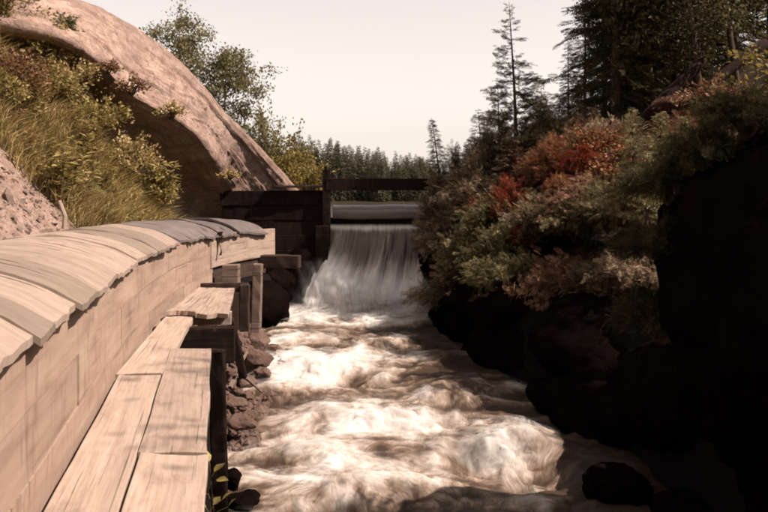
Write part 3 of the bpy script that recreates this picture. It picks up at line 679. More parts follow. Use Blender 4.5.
# ------------------------------------------------------------------ boulders and stones
def boulder_mesh(name, size, seed, m, sub=4, amp=.28, facet=.6):
    import bmesh
    bm = bmesh.new(); bmesh.ops.create_icosphere(bm, subdivisions=sub, radius=1)
    V = np.array([v.co[:] for v in bm.verts]); Fc = np.array([[v.index for v in f.verts] for f in bm.faces]); bm.free()
    r = np.random.default_rng(seed)
    d = 1 + amp * fbm(V[:, 0] * 1.1 + seed, V[:, 1] * 1.1, V[:, 2] * 1.1, 4, .5)
    for q in range(9 if sub > 3 else 16):                                  # planar cuts
        nn = r.normal(size=3); nn /= np.linalg.norm(nn); lim = r.uniform(.62, .95) if sub > 3 else r.uniform(.45, .85)
        pr = (V * d[:, None]) @ nn; over = np.clip(pr - lim, 0, None)
        d = d - (facet if sub > 3 else 1.0) * over * np.clip(V @ nn, .3, 1)
    V = V * d[:, None] * np.array(size)
    V += .025 * min(size) * fbm(V[:, 0] * 9, V[:, 1] * 9, V[:, 2] * 9, 3)[:, None] * V / (np.linalg.norm(V, axis=1)[:, None] + 1e-6) * 2
    return mk_mesh(name, V, [Fc], [m], smooth=sub > 3)
def boulder(name, loc, size, seed, m, label, group=None, sub=4, rz=0, amp=.28):
    o = link(name, boulder_mesh(name, size, seed, M[m], sub, amp), None, [float(v) for v in loc]); o.rotation_euler.z = rz
    return tag(o, label, 'rock', group)
def atpx(px, py, Y): return W(px, py, Y)
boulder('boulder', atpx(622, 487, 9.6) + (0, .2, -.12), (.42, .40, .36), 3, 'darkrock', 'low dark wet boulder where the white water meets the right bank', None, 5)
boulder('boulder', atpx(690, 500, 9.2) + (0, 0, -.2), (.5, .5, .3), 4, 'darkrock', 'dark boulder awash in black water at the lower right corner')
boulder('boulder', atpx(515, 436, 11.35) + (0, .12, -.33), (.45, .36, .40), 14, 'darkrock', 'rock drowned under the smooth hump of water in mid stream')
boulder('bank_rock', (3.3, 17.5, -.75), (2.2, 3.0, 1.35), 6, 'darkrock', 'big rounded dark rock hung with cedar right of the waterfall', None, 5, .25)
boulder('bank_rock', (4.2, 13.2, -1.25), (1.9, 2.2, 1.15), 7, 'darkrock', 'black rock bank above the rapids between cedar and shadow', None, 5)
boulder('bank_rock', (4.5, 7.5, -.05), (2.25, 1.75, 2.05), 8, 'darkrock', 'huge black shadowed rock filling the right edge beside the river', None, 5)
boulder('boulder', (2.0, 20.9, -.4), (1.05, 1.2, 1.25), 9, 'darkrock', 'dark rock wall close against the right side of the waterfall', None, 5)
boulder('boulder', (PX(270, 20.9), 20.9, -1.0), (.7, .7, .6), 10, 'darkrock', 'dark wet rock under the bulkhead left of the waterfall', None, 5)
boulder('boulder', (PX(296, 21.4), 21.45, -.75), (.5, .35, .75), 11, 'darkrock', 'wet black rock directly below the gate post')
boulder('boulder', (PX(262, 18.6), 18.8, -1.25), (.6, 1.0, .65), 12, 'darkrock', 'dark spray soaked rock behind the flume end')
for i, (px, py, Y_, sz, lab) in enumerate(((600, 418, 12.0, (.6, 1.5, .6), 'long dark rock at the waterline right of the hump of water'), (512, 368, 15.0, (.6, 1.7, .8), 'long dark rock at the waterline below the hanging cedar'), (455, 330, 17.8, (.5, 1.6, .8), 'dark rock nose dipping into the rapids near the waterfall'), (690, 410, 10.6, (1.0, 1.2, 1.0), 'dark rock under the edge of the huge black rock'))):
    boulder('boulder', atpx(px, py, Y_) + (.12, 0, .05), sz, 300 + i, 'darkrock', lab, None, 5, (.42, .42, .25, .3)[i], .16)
boulder('rock_ledge', atpx(696, 122, 18.4), (1.6, .8, .62), 13, 'redrock', 'red brown rock ledge under the trees on the right slope', None, 5, .4)
st = [(236, 345, 13.2, .30, 'pale stone right of the slanting prop'), (252, 352, 14.2, .42, 'largest pale stone on the bank below the flume end'), (246, 376, 12.8, .28, 'flat brown stone at the foot of the slanting prop'), (236, 398, 12.2, .22, 'small reddish stone beside the dark tarred post'),
      (262, 368, 14.0, .25, 'wet stone at the edge of the white water on the left'), (232, 368, 12.2, .20, 'small stone half hidden behind the platform prop'), (256, 335, 15.5, .40, 'dark topped stone below the pale flume post'), (240, 420, 11.5, .22, 'low wet stone beside the foam left of midstream'), (268, 345, 15.6, .26, 'stone just under the splashing edge of the rapids'), (229, 470, 9.6, .28, 'dark wet stone beside the yellow leaved plant'), (246, 392, 12.6, .18, 'smallest rust coloured stone on the left bank'), (232, 330, 14.5, .36, 'stone in shadow under the raised platform'), (244, 492, 9.3, .26, 'dark drowned stone in the bottom left foam')]
for i, (px, py, Y_, s, lab) in enumerate(st):
    boulder('stone', atpx(px, py, Y_) + (0, 0, -s * .3), (.8 * s * random.uniform(.8, 1.2), .8 * s, .8 * s * random.uniform(.55, .8)), 30 + i, 'stone' if i not in (9, 12) else 'darkrock', lab, 'stones on the left bank', 3, random.uniform(0, 3), .5)
# rubble scattered on the bare slope (uncountable)
def rubble():
    import bmesh
    bm = bmesh.new(); bmesh.ops.create_icosphere(bm, subdivisions=1, radius=1)
    T = np.array([v.co[:] for v in bm.verts]); TF = np.array([[v.index for v in f.verts] for f in bm.faces]); bm.free()
    N_ = 1700; y = rng.uniform(6.5, 12.2, N_); x = flx(np.clip(y, -4, 14)) - 1.5 - rng.exponential(1.1, N_); z = ground(x, y)
    s = rng.gamma(1.2, .013, N_) + .006
    V = T[None] * (s[:, None, None] * rng.uniform(.55, 1.25, (N_, 1, 3))) * (1 + .38 * rng.normal(size=(N_, len(T), 1))) + np.stack([x, y, z], -1)[:, None]
    Fc = (TF[None] + (np.arange(N_) * len(T))[:, None, None]).reshape(-1, 3)
    kind(link('rubble', mk_mesh('rubble', V.reshape(-1, 3), [Fc], [M['scree']])), 'stuff')
rubble()
def debris():
    import bmesh
    bm = bmesh.new(); bmesh.ops.create_icosphere(bm, subdivisions=1, radius=1)
    T = np.array([v.co[:] for v in bm.verts]); TF = np.array([[v.index for v in f.verts] for f in bm.faces]); bm.free()
    r = np.random.default_rng(12); N_ = 2200; y = r.uniform(11.2, 17.0, N_); x = xl(y) - r.uniform(-.35, .75, N_); z = np.maximum(ground(x, y), zw(y) - .05)
    s_ = np.clip(r.gamma(1.4, .020, N_) + .014, 0, .085)
    V = T[None] * (s_[:, None, None] * r.uniform(.5, 1.4, (N_, 1, 3))) * (1 + .2 * r.normal(size=(N_, len(T), 1))) + np.stack([x, y, z], -1)[:, None]
    Fc = (TF[None] + (np.arange(N_) * len(T))[:, None, None]).reshape(-1, 3)
    kind(link('bank_rubble', mk_mesh('bank_rubble', V.reshape(-1, 3), [Fc], [M['stone']])), 'stuff')
debris()
for i, (p0, p1, lab) in enumerate((((236, 372, 12.6), (262, 392, 12.4), 'broken grey stick lying on the rubble beside the prop'), ((230, 388, 12.0), (247, 352, 12.9), 'splintered board end leaning on the rubble under the platform'))):
    a_, b_ = W(*p0), W(*p1); V, q, t = tube([a_ * 0, (b_ - a_) * .5 + np.array((0, 0, .03)), b_ - a_], [.035, .03, .018], 5)
    o = link('driftwood', mk_mesh('driftwood', V, [q, t], [M['post']], None, V[:, :2] * 2), None, a_); tag(o, lab, 'driftwood')
V, q, t = tube([(0, 0, 0), (.01, .01, .15), (-.06, .0, .34)], [.03, .028, .024], 8)
sx, sy = PX(64, 10.2), 10.2
so_ = link('stake', mk_mesh('stake', V, [q, t], [M['plank']], None, V[:, :2] * 3, False), None, (sx, sy, PZ(229, sy))); tag(so_, 'short pale stake stuck in the rubble slope above the flume cover', 'stake')

# ------------------------------------------------------------------ plants
LEAF_V = np.array([(0, 0, 0), (.30, .42, .05), (0, 1, -.03), (-.30, .42, .05)]); LEAF_F = np.array([[0, 1, 2, 3]])
def spray_template(pairs=9, la=.36, wid=.026):
    V, Fc = [], []
    def q(p, d, L, w_):
        d = np.array(d) / np.linalg.norm(d); s = np.array((d[1], -d[0], 0)) * w_; p = np.array(p, float); e = p + d * L
        i = len(V); kz = np.array((0, 0, .05 * math.sin(i * 2.3))); V.extend([p, p + d * L * .5 + s + kz, e + kz * 2.2, p + d * L * .5 - s + kz * .4]); Fc.append([i, i + 1, i + 2, i + 3])
    for k in range(pairs):
        tt = .08 + .8 * k / (pairs - 1); zc = -.16 * tt * tt
        for sg in (-1, 1): q((0, tt + .03 * sg, zc), (sg * .8, .75, -.06), la * (1.02 - .65 * tt), wid)
    q((0, .7, -.08), (0, 1, -.25), .32, wid)
    q((0, 0, 0), (0, 1, -.12), .75, .02)
    return np.array(V), np.array(Fc)
SPR_V, SPR_F = spray_template()
BR_V, BR_F = spray_template(6, .40, .044); CE_V, CE_F = spray_template(7, .42, .021)
def twig_template(nn=11, L=.26):
    V, Fc = [], []; r = random.Random(4)
    for k in range(nn):
        tt = .03 + .97 * k / (nn - 1)
        for j in range(2):
            a = r.uniform(0, 6.28); d = np.array((math.cos(a), .65, math.sin(a))); d /= np.linalg.norm(d); p = np.array((0, tt, 0)); e = p + d * L * (1.1 - .3 * tt)
            s = np.cross(d, (0, 1, 0)); s = s / np.linalg.norm(s) * .034; i = len(V); V.extend([p - s, p + s, e]); Fc.append([i, i + 1, i + 2])
    return np.array(V), np.array(Fc)
TW_V, TW_F = twig_template()
def frames(d, up):
    """basis with Y axis along d, Z near up"""
    d = d / (np.linalg.norm(d, axis=1)[:, None] + 1e-9); x = np.cross(d, up); x /= np.linalg.norm(x, axis=1)[:, None] + 1e-9
    z = np.cross(x, d); return np.stack([x, d, z], -1)
def scatter(TV, TF, pos, d, up, s, r, tint=None):
    Bm = frames(d, up); V = pos[:, None] + np.einsum('nij,kj->nki', Bm, TV) * s[:, None, None]
    Fc = TF[None] + (np.arange(len(pos)) * len(TV))[:, None, None]
    t = r.uniform(0, 1, len(pos)) if tint is None else tint
    t = np.repeat(t, len(TV))
    if len(TV) > 8: k = TF.shape[1]; t = np.clip(t * .75 + .25 * r.uniform(0, 1, len(t)) * 0 + .45 * (np.repeat(r.uniform(0, 1, len(t) // k + 1), k)[:len(t)] - .4), 0, 1)
    return V.reshape(-1, 3), Fc.reshape(-1, TF.shape[1]), t
def rdir(r, n): v = r.normal(size=(n, 3)); return v / np.linalg.norm(v, axis=1)[:, None]

def conifer_meshes(h, rad, seed, fol='spruce', tmpl='spray', dens=1.0, droop=.25, bare=.12, lean=(0, 0), sparse=0, ssize=.36, barkm='bark', tip=.02):
    r = np.random.default_rng(seed)
    tz = np.linspace(0, 1, 14); ln_ = np.stack([lean[0] * tz ** 2 + .03 * h * .1 * np.sin(tz * 7 + seed), lean[1] * tz ** 2, tz * h], -1)
    parts = [tube(ln_, (.012 * h + .012) * (1 - tz * .93) , 7)]
    pos, dr, sc_ = [], [], []
    nw = int(h * 4.2 * dens)
    for k in range(nw):
        nb = r.integers(3, 6) if not sparse else r.integers(1, 4)
        a0 = r.uniform(0, 6.28); asym = r.uniform(0, 6.28)
        for b in range(nb):
            f = bare + (1 - bare) * (k + r.uniform(-.6, .6)) / nw; f = min(max(f, .02), .985)
            L = rad * (1 - f) ** .75 * (r.uniform(.6, 1.12) if not sparse else r.uniform(.35, 1.15)) + tip
            c = np.array([np.interp(f, tz, ln_[:, q]) for q in range(3)])
            a = a0 + b * 6.283 / nb + r.uniform(-.5, .5); Lb = L * r.uniform(.65, 1.1)
            el = (.35 - .9 * (1 - f)) * .6 if not sparse else r.uniform(-.15, .55)
            tt = np.linspace(0, 1, 5)
            path = c + np.stack([np.cos(a) * Lb * tt, np.sin(a) * Lb * tt, Lb * (el * tt - droop * tt ** 2 + .16 * tt ** 3)], -1)
            path[1:] += r.normal(size=(4, 3)) * .03 * Lb
            parts.append(tube(path, np.linspace(.008 * Lb + .003, .002, 5), 4))
            ns = max(4, int(Lb / (ssize * (.16 if sparse else .26))))
            for q in range(ns):
                u = .18 + .82 * (q + r.uniform(0, 1)) / ns; p = np.array([np.interp(u, tt, path[:, w_]) for w_ in range(3)])
                sd_ = -1 if q % 2 else 1
                da = a + sd_ * r.uniform(.2, 1.0) * (1.1 - u)
                pos.append(p); dr.append((math.cos(da), math.sin(da), r.uniform(-.45, .25) + (.2 if sparse else 0))); sc_.append(ssize * r.uniform(.55, 1.25) * (1.1 - .3 * u) * (.4 + .6 * min(1, 2.2 * (1 - f))))
    pos = np.array(pos); dr = np.array(dr); sc_ = np.array(sc_)
    up = np.array((0, 0, 1.0 if not sparse else .25)) + (.6 if not sparse else 1.0) * r.normal(size=(len(pos), 3))
    TV, TF = {'spray': (SPR_V, SPR_F), 'broad': (BR_V, BR_F), 'twig': (TW_V, TW_F)}[tmpl]
    V, Fc, t = scatter(TV, TF, pos, dr, up, sc_, r)
    tv, tf = join(parts)
    return mk_mesh('trunk', tv, tf, [M[barkm]], smooth=True), mk_mesh('crown', V, [Fc], [M[fol]], {'tint': t})
def broadleaf_meshes(h, rad, seed, fol='leaf', leaf=.07, nl=5000, low=.3, barkm='bark', clumps=70, lean=(0, 0), csize=.34):
    r = np.random.default_rng(seed)
    tz = np.linspace(0, 1, 12); ln_ = np.stack([lean[0] * tz + .04 * h * np.sin(tz * 4 + seed) * .3, lean[1] * tz + .03 * h * np.sin(tz * 3 + seed * 2) * .3, tz * h * .93], -1)
    parts = [tube(ln_, (.010 * h + .012) * (1 - tz * .9), 7)]
    C_ = []
    for k in range(clumps):
        f = low + (1 - low) * r.uniform(0, 1) ** .85; c = np.array([np.interp(f, tz, ln_[:, q]) for q in range(3)])
        a = r.uniform(0, 6.283); rr = rad * math.sin(min(1, (f - low) / (1 - low) * .86 + .14) * math.pi) ** .6 * r.uniform(.25, 1.0)
        e = c + np.array((math.cos(a) * rr, math.sin(a) * rr, rr * r.uniform(.1, .7)))
        midp = (c + e) / 2 + np.array((0, 0, -.06 * rr))
        parts.append(tube([c, midp, e], [.012 * rr + .005, .007 * rr + .004, .003], 4)); C_.append(e)
        for j in range(2):
            e2 = e + r.normal(size=3) * csize * .8; parts.append(tube([midp * .4 + e * .6, (e + e2) / 2, e2], [.005, .004, .002], 3)); C_.append(e2)
    C_ = np.array(C_); per = max(3, nl // len(C_)); wgt = r.gamma(1.6, 1, len(C_)); cnt = np.maximum(1, (per * wgt / wgt.mean()).astype(int))
    idx = np.repeat(np.arange(len(C_)), cnt); pos = C_[idx] + r.normal(size=(len(idx), 3)) * csize * np.array((.6, .6, .42))
    d = rdir(r, len(idx)) + np.array((0, 0, -.5)); up = rdir(r, len(idx)) + np.array((0, 0, .8))
    tint = np.clip(r.uniform(0, 1, len(C_))[idx] * .5 + r.uniform(0, 1, len(idx)) * .5, 0, 1)
    V, Fc, t = scatter(LEAF_V, LEAF_F, pos, d, up, leaf * r.uniform(.6, 1.3, len(idx)), r, tint)
    tv, tf = join(parts)
    return mk_mesh('trunk', tv, tf, [M[barkm]], smooth=True), mk_mesh('crown', V, [Fc], [M[fol]], {'tint': t})
def bush_meshes(size, seed, fol='cedar', tmpl='spray', ns=500, ssize=.3, droop=.5, hang=(0, 0), nst=7, leaf=False):
    r = np.random.default_rng(seed); sx, sy, sz = size
    parts, pos, d = [], [], []
    tips = []
    for k in range(nst * 6):
        v = rdir(r, 1)[0]; v[2] = abs(v[2]) * 1.1 - .18
        q = r.uniform(.45, 1.05)
        e = np.array((v[0] * sx * q + hang[0] * r.uniform(0, 1), v[1] * sy * q + hang[1] * r.uniform(0, 1), sz * (.42 + .58 * v[2] * q)))
        m_ = e * np.array((.35, .35, .62)) + np.array((0, 0, .06 * sz))
        if k < nst * 4: parts.append(tube([np.zeros(3), m_, e], [.016, .010, .003], 5))
        tips.append((m_, e, v))
    per = max(2, ns // len(tips))
    for m_, e, v in tips:
        k = max(2, int(per * r.uniform(.4, 1.6))); u = r.uniform(.25, 1.08, k)
        p = m_ + (e - m_) * u[:, None] + r.normal(size=(k, 3)) * .10 * min(size)
        p[:, 2] -= .10 * u * sz * droop
        ax = (e - m_) / (np.linalg.norm(e - m_) + 1e-6)
        dd = ax * .9 + r.normal(size=(k, 3)) * .5 + np.array((0, 0, -droop * .8))
        pos.append(p); d.append(dd)
    pos = np.concatenate(pos); d = np.concatenate(d)
    TV, TF = {'spray': (CE_V, CE_F), 'twig': (TW_V, TW_F), 'leaf': (LEAF_V, LEAF_F)}[tmpl]
    up = np.array((0, 0, .7)) + .8 * r.normal(size=(len(pos), 3))
    V, Fc, t = scatter(TV, TF, pos, d, up, ssize * r.uniform(.55, 1.2, len(pos)), r, np.clip(r.uniform(0, 1, len(pos)), 0, 1))
    tv, tf = join(parts)
    return mk_mesh('stems', tv, tf, [M['bark']], smooth=True), mk_mesh('foliage', V, [Fc], [M[fol]], {'tint': t})
def plant(name, label, cat, loc, meshes, names=('trunk', 'crown'), group=None, rz=0, sc_=1, tilt=(0, 0)):
    t = thing(name, label, cat, loc, group); t.rotation_euler = (tilt[0], tilt[1], rz); t.scale = (sc_,) * 3
    for nm, me in zip(names, meshes): link(nm, me, t)
    return t
def gp(px, Y_, dz=-.05):
    x = PX(px, Y_); return (x, Y_, float(ground(x, Y_)) + dz)

# --- left trees beyond the rock
gl = 'broadleaf trees behind the rock'
plant('poplar_tree', 'taller airy broadleaf tree behind the rock crest, its top cut by the frame', 'tree', gp(180, 29), broadleaf_meshes(7.6, 1.25, 21, 'leaf', .10, 9000, .42, clumps=80, csize=.28), group=gl)
plant('poplar_tree', 'fuller airy broadleaf tree right beside it, nearer to the dam', 'tree', gp(225, 28), broadleaf_meshes(6.9, 1.35, 22, 'leaf', .10, 12500, .30, clumps=100, csize=.28), group=gl)
plant('birch_tree', 'short leafy tree low against the rock slope, left of the far forest', 'tree', gp(262, 27), broadleaf_meshes(3.6, .9, 23, 'leaf', .08, 4200, .2, clumps=50, csize=.24), group=gl)
for i, (px, Y_, s, lab) in enumerate(((288, 25.5, (.85, .8, 3.3), 'yellow green bush at the foot of the rock behind the dam'), (309, 26.5, (.85, .7, 2.7), 'lower yellow green bush just left of the gate post'), (270, 26.5, (.85, .75, 4.2), 'tall olive bush between the rock and the yellow bushes'))):
    x, y, z = gp(px, Y_); plant('leafy_bush', lab, 'bush', (x, y, max(z, .5)), bush_meshes(s, 40 + i, 'yellowleaf' if i < 2 else 'leaf', 'leaf', 3600, .095, .2), ('stems', 'foliage'), 'bushes behind the dam')

# --- far forest across the pond
fm = [conifer_meshes(9, 1.25, 300 + i, 'far', 'broad', 1.1, .3, .02, ssize=.75, tip=.0) for i in range(3)]
r = np.random.default_rng(77); k = 0
for i in range(220):
    Yf = r.uniform(168, 235); px = r.uniform(296, 445)
    if i < 90: px = 298 + i * 1.6; Yf = r.uniform(166, 182)
    x = PX(px, Yf); s = r.uniform(.6, 1.15) * np.interp(px, [296, 330, 372, 420, 445], [1.25, 1.18, 1.05, .9, .8])
    t = plant('far_conifer', 'pointed conifer in the far forest beyond the dam', 'tree', (x, Yf, float(ground(x, Yf)) - .3), fm[i % 3], group='conifers on the far shore', rz=r.uniform(0, 6), sc_=s)

# --- right bank: tall spruces and saplings against the sky
gc = 'slender conifers right of the waterfall'
def topped(px, Y_, top): x, y, z = gp(px, Y_); return (x, y, z), PZ(top, Y_) - z
for name, px, Y_, top, rad, seed, fol, dens, droop, lean, sparse, ss, lab, grp in (
    ('spruce_tree', 516, 20.2, 2, 1.25, 61, 'cedar_green', 3.8, .12, (-.15, 0), 1, .27, 'tallest thin spruce standing alone against the sky right of the waterfall', gc),
    ('spruce_tree', 500, 20.5, 82, 1.0, 62, 'spruce', 3.6, .10, (-.05, 0), 1, .30, 'half height spruce left of the tallest one, sharing its base', gc),
    ('spruce_tree', 541, 22, 80, 1.0, 63, 'pine', 3.0, .15, (0, 0), 0, .22, 'bushy green spruce right of the tallest one', gc),
    ('cedar_tree', 445, 21.0, 118, .55, 64, 'cedar', 6.0, .15, (-.35, 0), 0, .20, 'small pointed cedar leaning left at the right end of the gate beam', gc),
    ('cedar_tree', 474, 20, 138, .8, 65, 'cedar', 3.4, .2, (-.15, 0), 0, .22, 'ragged cedar between the leaning one and the thin spruces', gc),
    ('cedar_tree', 462, 21.5, 146, .9, 67, 'cedar', 3.4, .2, (-.1, 0), 0, .22, 'squat cedar low behind the end of the pale log', gc),
    ('cedar_tree', 508, 19.2, 128, .95, 68, 'cedar', 3.4, .2, (.1, 0), 0, .22, 'tan tipped cedar in front of the tallest thin spruce', gc),
    ('cedar_tree', 530, 20.0, 112, .95, 69, 'pine', 3.4, .15, (0, 0), 0, .22, 'feathery cedar between the tallest spruce and the bushy green one', gc),
    ('cedar_tree', 556, 21.0, 98, 1.0, 70, 'pine', 3.2, .15, (.1, 0), 0, .24, 'feathery cedar against the left edge of the dark forest', gc),
    ('cedar_tree', 573, 19.5, 118, 1.0, 71, 'cedar', 3.2, .2, (0, 0), 0, .24, 'tan cedar behind the rust shrub, under the dark forest', gc),
    ('cedar_tree', 600, 18.8, 128, 1.0, 72, 'cedar', 3.2, .2, (0, 0), 0, .24, 'tan cedar below the birch trunk', gc),
    ('spruce_tree', 482, 21.5, 108, .8, 66, 'spruce', 3.0, .1, (-.1, 0), 0, .22, 'dark little spruce just left of the half height one', gc)):
    p, h = topped(px, Y_, top); plant(name, lab, 'tree', p, conifer_meshes(h, rad, seed, fol, 'spray', dens, droop, .05, lean, sparse, ss), group=grp)
for i, (px, Y_, top, wd, fol, lab) in enumerate(((438, 20.9, 158, .5, 'cedar', 'upright cedar bush covering the right end of the gate beam'), (462, 20.6, 140, .6, 'cedar_green', 'upright green cedar bush left of the thin spruces'), (489, 20.2, 112, .65, 'cedar', 'upright cedar bush under the half height spruce'), (514, 20.2, 116, .65, 'cedar_green', 'upright green cedar bush at the foot of the tallest spruce'), (540, 20.4, 96, .7, 'cedar', 'upright tan cedar bush right of the tallest spruce'), (566, 19.8, 104, .7, 'cedar_green', 'upright green cedar bush against the dark forest edge'), (592, 19.2, 112, .7, 'cedar_rust', 'upright rusty cedar bush at the foot of the birch'))):
    p, h = topped(px, Y_, top); plant('cedar_bush', lab, 'bush', p, bush_meshes((wd, wd, h * 1.02), 500 + i, fol, 'spray', 2000, .21, .1, nst=9), ('stems', 'foliage'), 'upright cedars on the skyline of the bank')
# cedar bushes hanging over the rock
gb = 'cedars hanging over the river rock'
CBU = [(452, 20.0, (.75, .9, 1.2), (-.3, -.3), -.25, 'cedar bush brushing the end of the pale log'),
       (462, 18.4, (.8, .9, 1.25), (-.45, -.4), -.75, 'cedar bush drooping over the left nose of the dark rock'),
       (500, 18.0, (1.0, .9, 1.5), (-.2, -.6), -.3, 'dense cedar bush below the red shrub, left half of the bank'),
       (545, 17.2, (1.0, .9, 1.35), (-.1, -.7), -.3, 'cedar bush in the middle of the bank under the rust shrub'),
       (590, 16.2, (1.0, .9, 1.25), (-.1, -.6), -.15, 'cedar bush with pale tips right of the middle of the bank'),
       (630, 15.0, (.95, .8, 1.15), (-.2, -.5), -.1, 'cedar bush beside the black shadowed rock'),
       (520, 16.0, (.95, .8, 1.0), (-.4, -.7), -.75, 'low cedar with pale sprays hanging toward the black water'),
       (575, 14.9, (.9, .8, .85), (-.3, -.6), -.5, 'lowest cedar over the deep shade of the bank'),
       (650, 13.2, (.75, .7, .8), (-.5, -.5), -.4, 'thin cedar reaching out of the shadow at far right of the bank'),
       (480, 19.2, (.9, .8, 1.9), (-.1, -.2), .0, 'tall cedar bush behind the left nose of rock'),
       (560, 19.0, (1.0, .9, 1.7), (0, -.2), .1, 'tall cedar bush behind the rust coloured shrub'),
       (610, 18.0, (1.1, .9, 1.6), (0, -.2), .1, 'tall cedar bush below the young pines')]
CBU += [(538, 16.7, (.6, .6, .95), (-.15, -.4), .05, 'small cedar filling the dark gap below the crimson shrub'),
        (574, 15.9, (.65, .6, .95), (-.2, -.4), .1, 'rusty cedar filling the dark gap in the middle of the bank'),
        (608, 15.3, (.6, .6, 1.0), (-.2, -.4), .15, 'small cedar in the dark gap right of the middle of the bank'),
        (640, 14.3, (.6, .6, 1.0), (-.3, -.4), .2, 'green cedar beside the shoulder of the huge black rock'),
        (474, 17.9, (.6, .6, .95), (-.3, -.4), -.1, 'rusty cedar low on the left nose of the dark rock'),
        (505, 16.9, (.6, .6, .9), (-.25, -.45), -.15, 'small green cedar between the left nose and the middle of the bank'),
        (548, 15.2, (.55, .6, .8), (-.3, -.7), -.75, 'rusty cedar spray hanging lowest toward the rapids'),
        (612, 14.0, (.55, .55, .8), (-.4, -.5), -.55, 'small cedar spray hanging in the shade right of the lowest one')]
for i, (px, Y_, s, hang, dz, lab) in enumerate(CBU):
    x, y, z = gp(px, Y_, 0)
    plant('cedar_bush', lab, 'bush', (x, y, z + dz + .1), bush_meshes(s, 80 + i, ('cedar', 'cedar_green', 'cedar_rust', 'cedar', 'cedar_green')[(i * 3 + i // 5) % 5], 'spray', 2600 if i < 12 else (1300 if s[0] > .4 else 260), .19 if s[0] > .4 else .13, .5, hang), ('stems', 'foliage'), gb)
RB = [(508, 17.6, (.42, .4, 1.15), 'red', 'crimson shrub left of the rust ones above the cedar bank', .45), (522, 19.5, (.6, .6, 1.5), 'red', 'tall red shrub right below the thin spruces', .3), (556, 18.2, (.75, .6, 1.45), 'orange', 'rust orange shrub in the middle of the bank', .5), (598, 17.4, (.75, .6, 1.2), 'orange', 'orange shrub under the young pines', .75), (582, 17.0, (.45, .5, 1.0), 'red', 'small dark red shrub between the two orange ones', .75), (622, 16.0, (.6, .5, .9), 'orange', 'pinkish brown shrub next to the black rock', .8), (700, 15.0, (.9, .7, .9), 'reddish', 'bronze undergrowth above the black rock at right', 1.0), (715, 17.5, (1.2, .7, 1.0), 'reddish', 'bronze shrub just under the red ledge', .5)]
RB += [(560, 16.4, (.3, .3, .75), 'orange', 'small rust sprig under the middle of the bank', .5), (478, 18.5, (.28, .28, .7), 'red', 'small red sprig near the left nose of rock', .55), (600, 16.0, (.3, .3, .7), 'orange', 'small orange sprig right of the middle of the bank', .6), (540, 16.6, (.25, .25, .6), 'red', 'small red sprig low in the middle of the cedars', .45), (636, 14.6, (.3, .3, .6), 'orange', 'small rust sprig beside the huge black rock', .6), (520, 16.4, (.22, .22, .5), 'red', 'tiny crimson sprig low on the left of the cedar bank', .2)]
for i, (px, Y_, s, m_, lab, dz) in enumerate(RB):
    x, y, z = gp(px, Y_, 0)
    plant('autumn_shrub', lab, 'shrub', (x, y, z + dz), bush_meshes(s, 110 + i, m_, 'leaf' if i % 2 else 'spray', 2400 if i % 2 else 1300, .075 if i % 2 else .20, .35), ('stems', 'foliage'), 'autumn shrubs on the right bank')
for i, (px, Y_, h, lab) in enumerate(((633, 13.6, 108, 'young pine with an upright tip, leftmost of the row by the black rock'), (661, 13.4, 111, 'young pine with pale candles, middle of the row by the black rock'), (684, 13.2, 115, 'young pine nearest the red ledge, right end of the row'), (647, 13.0, 134, 'lowest young pine in front of the other three'))):
    p, h = topped(px, Y_, h)
    plant('pine_sapling', lab, 'sapling', p, conifer_meshes(h, .36, 130 + i, 'pine', 'twig', 3.0, -.45, .45, (0, 0), 0, .24), group='young pines on the right bank')
# forest on the right slope
fo = [conifer_meshes(9.5, 2.1, 150 + i, 'forest_leaf', 'broad', 1.7, .25, .03, ssize=.38, barkm='bark') for i in range(3)]
FT = [(604, 30, 0, 1.0, 'dark spruce at the left edge of the right hand forest'), (585, 33, 1, .78, 'shorter dark spruce outlined against the sky at the forest edge'), (640, 28, 2, 1.15, 'tall dark spruce behind the birch trunk'), (625, 24.5, 0, .75, 'dark spruce just right of the birch trunk'), (672, 26, 1, 1.2, 'tall dark conifer above the leaning logs'), (705, 29, 2, 1.2, 'dark conifer behind the red ledge'), (735, 25, 0, 1.15, 'dark conifer near the upper right corner'), (770, 27, 1, 1.2, 'dark conifer cut by the right edge of the frame'), (660, 34, 2, 1.2, 'far dark conifer filling the gap in the forest'), (568, 36, 1, .62, 'lowest dark conifer stepping down to the sky on the left'), (616, 20.6, 2, 1.0, 'dense dark spruce standing close behind the cedar bank'), (676, 21.6, 0, 1.05, 'dense dark spruce behind the leafy tree and the logs'), (640, 22.3, 1, 1.05, 'dark spruce between the birch trunk and the red ledge'), (850, 29, 0, 1.2, 'dark conifer deep in the forest beyond the right edge')]
for i, (px, Y_, v, s, lab) in enumerate(FT):
    plant('forest_conifer', lab, 'tree', gp(px, Y_, -.2), fo[v], group='dark conifers on the right slope', rz=i * 1.7, sc_=s)
BT = [(690, 24, 7.0, 1.8, 'dark leafy tree arching over the leaning logs'), (700, 19.2, 6.6, 1.7, 'leafy tree on the slope above the young pines'), (735, 20.0, 7.0, 1.8, 'leafy tree right of the logs on the slope'), (660, 20.6, 6.4, 1.5, 'leafy tree among the leaning logs'), (742, 23.5, 7.0, 1.9, 'dark leafy tree over the red ledge'), (655, 25, 6.5, 1.6, 'dark leafy tree beside the birch trunk'), (772, 23, 6.5, 1.8, 'leafy tree hanging in from the right edge')]
for i, (px, Y_, h, rad, lab) in enumerate(BT):
    plant('forest_broadleaf', lab, 'tree', gp(px, Y_, -.1), broadleaf_meshes(h, rad, 170 + i, 'forest_leaf', .10, 11000, .25 if i != 2 and i != 3 else .38, clumps=95, csize=.36, lean=(-.6, -.2)), group='dark leafy trees on the right slope')
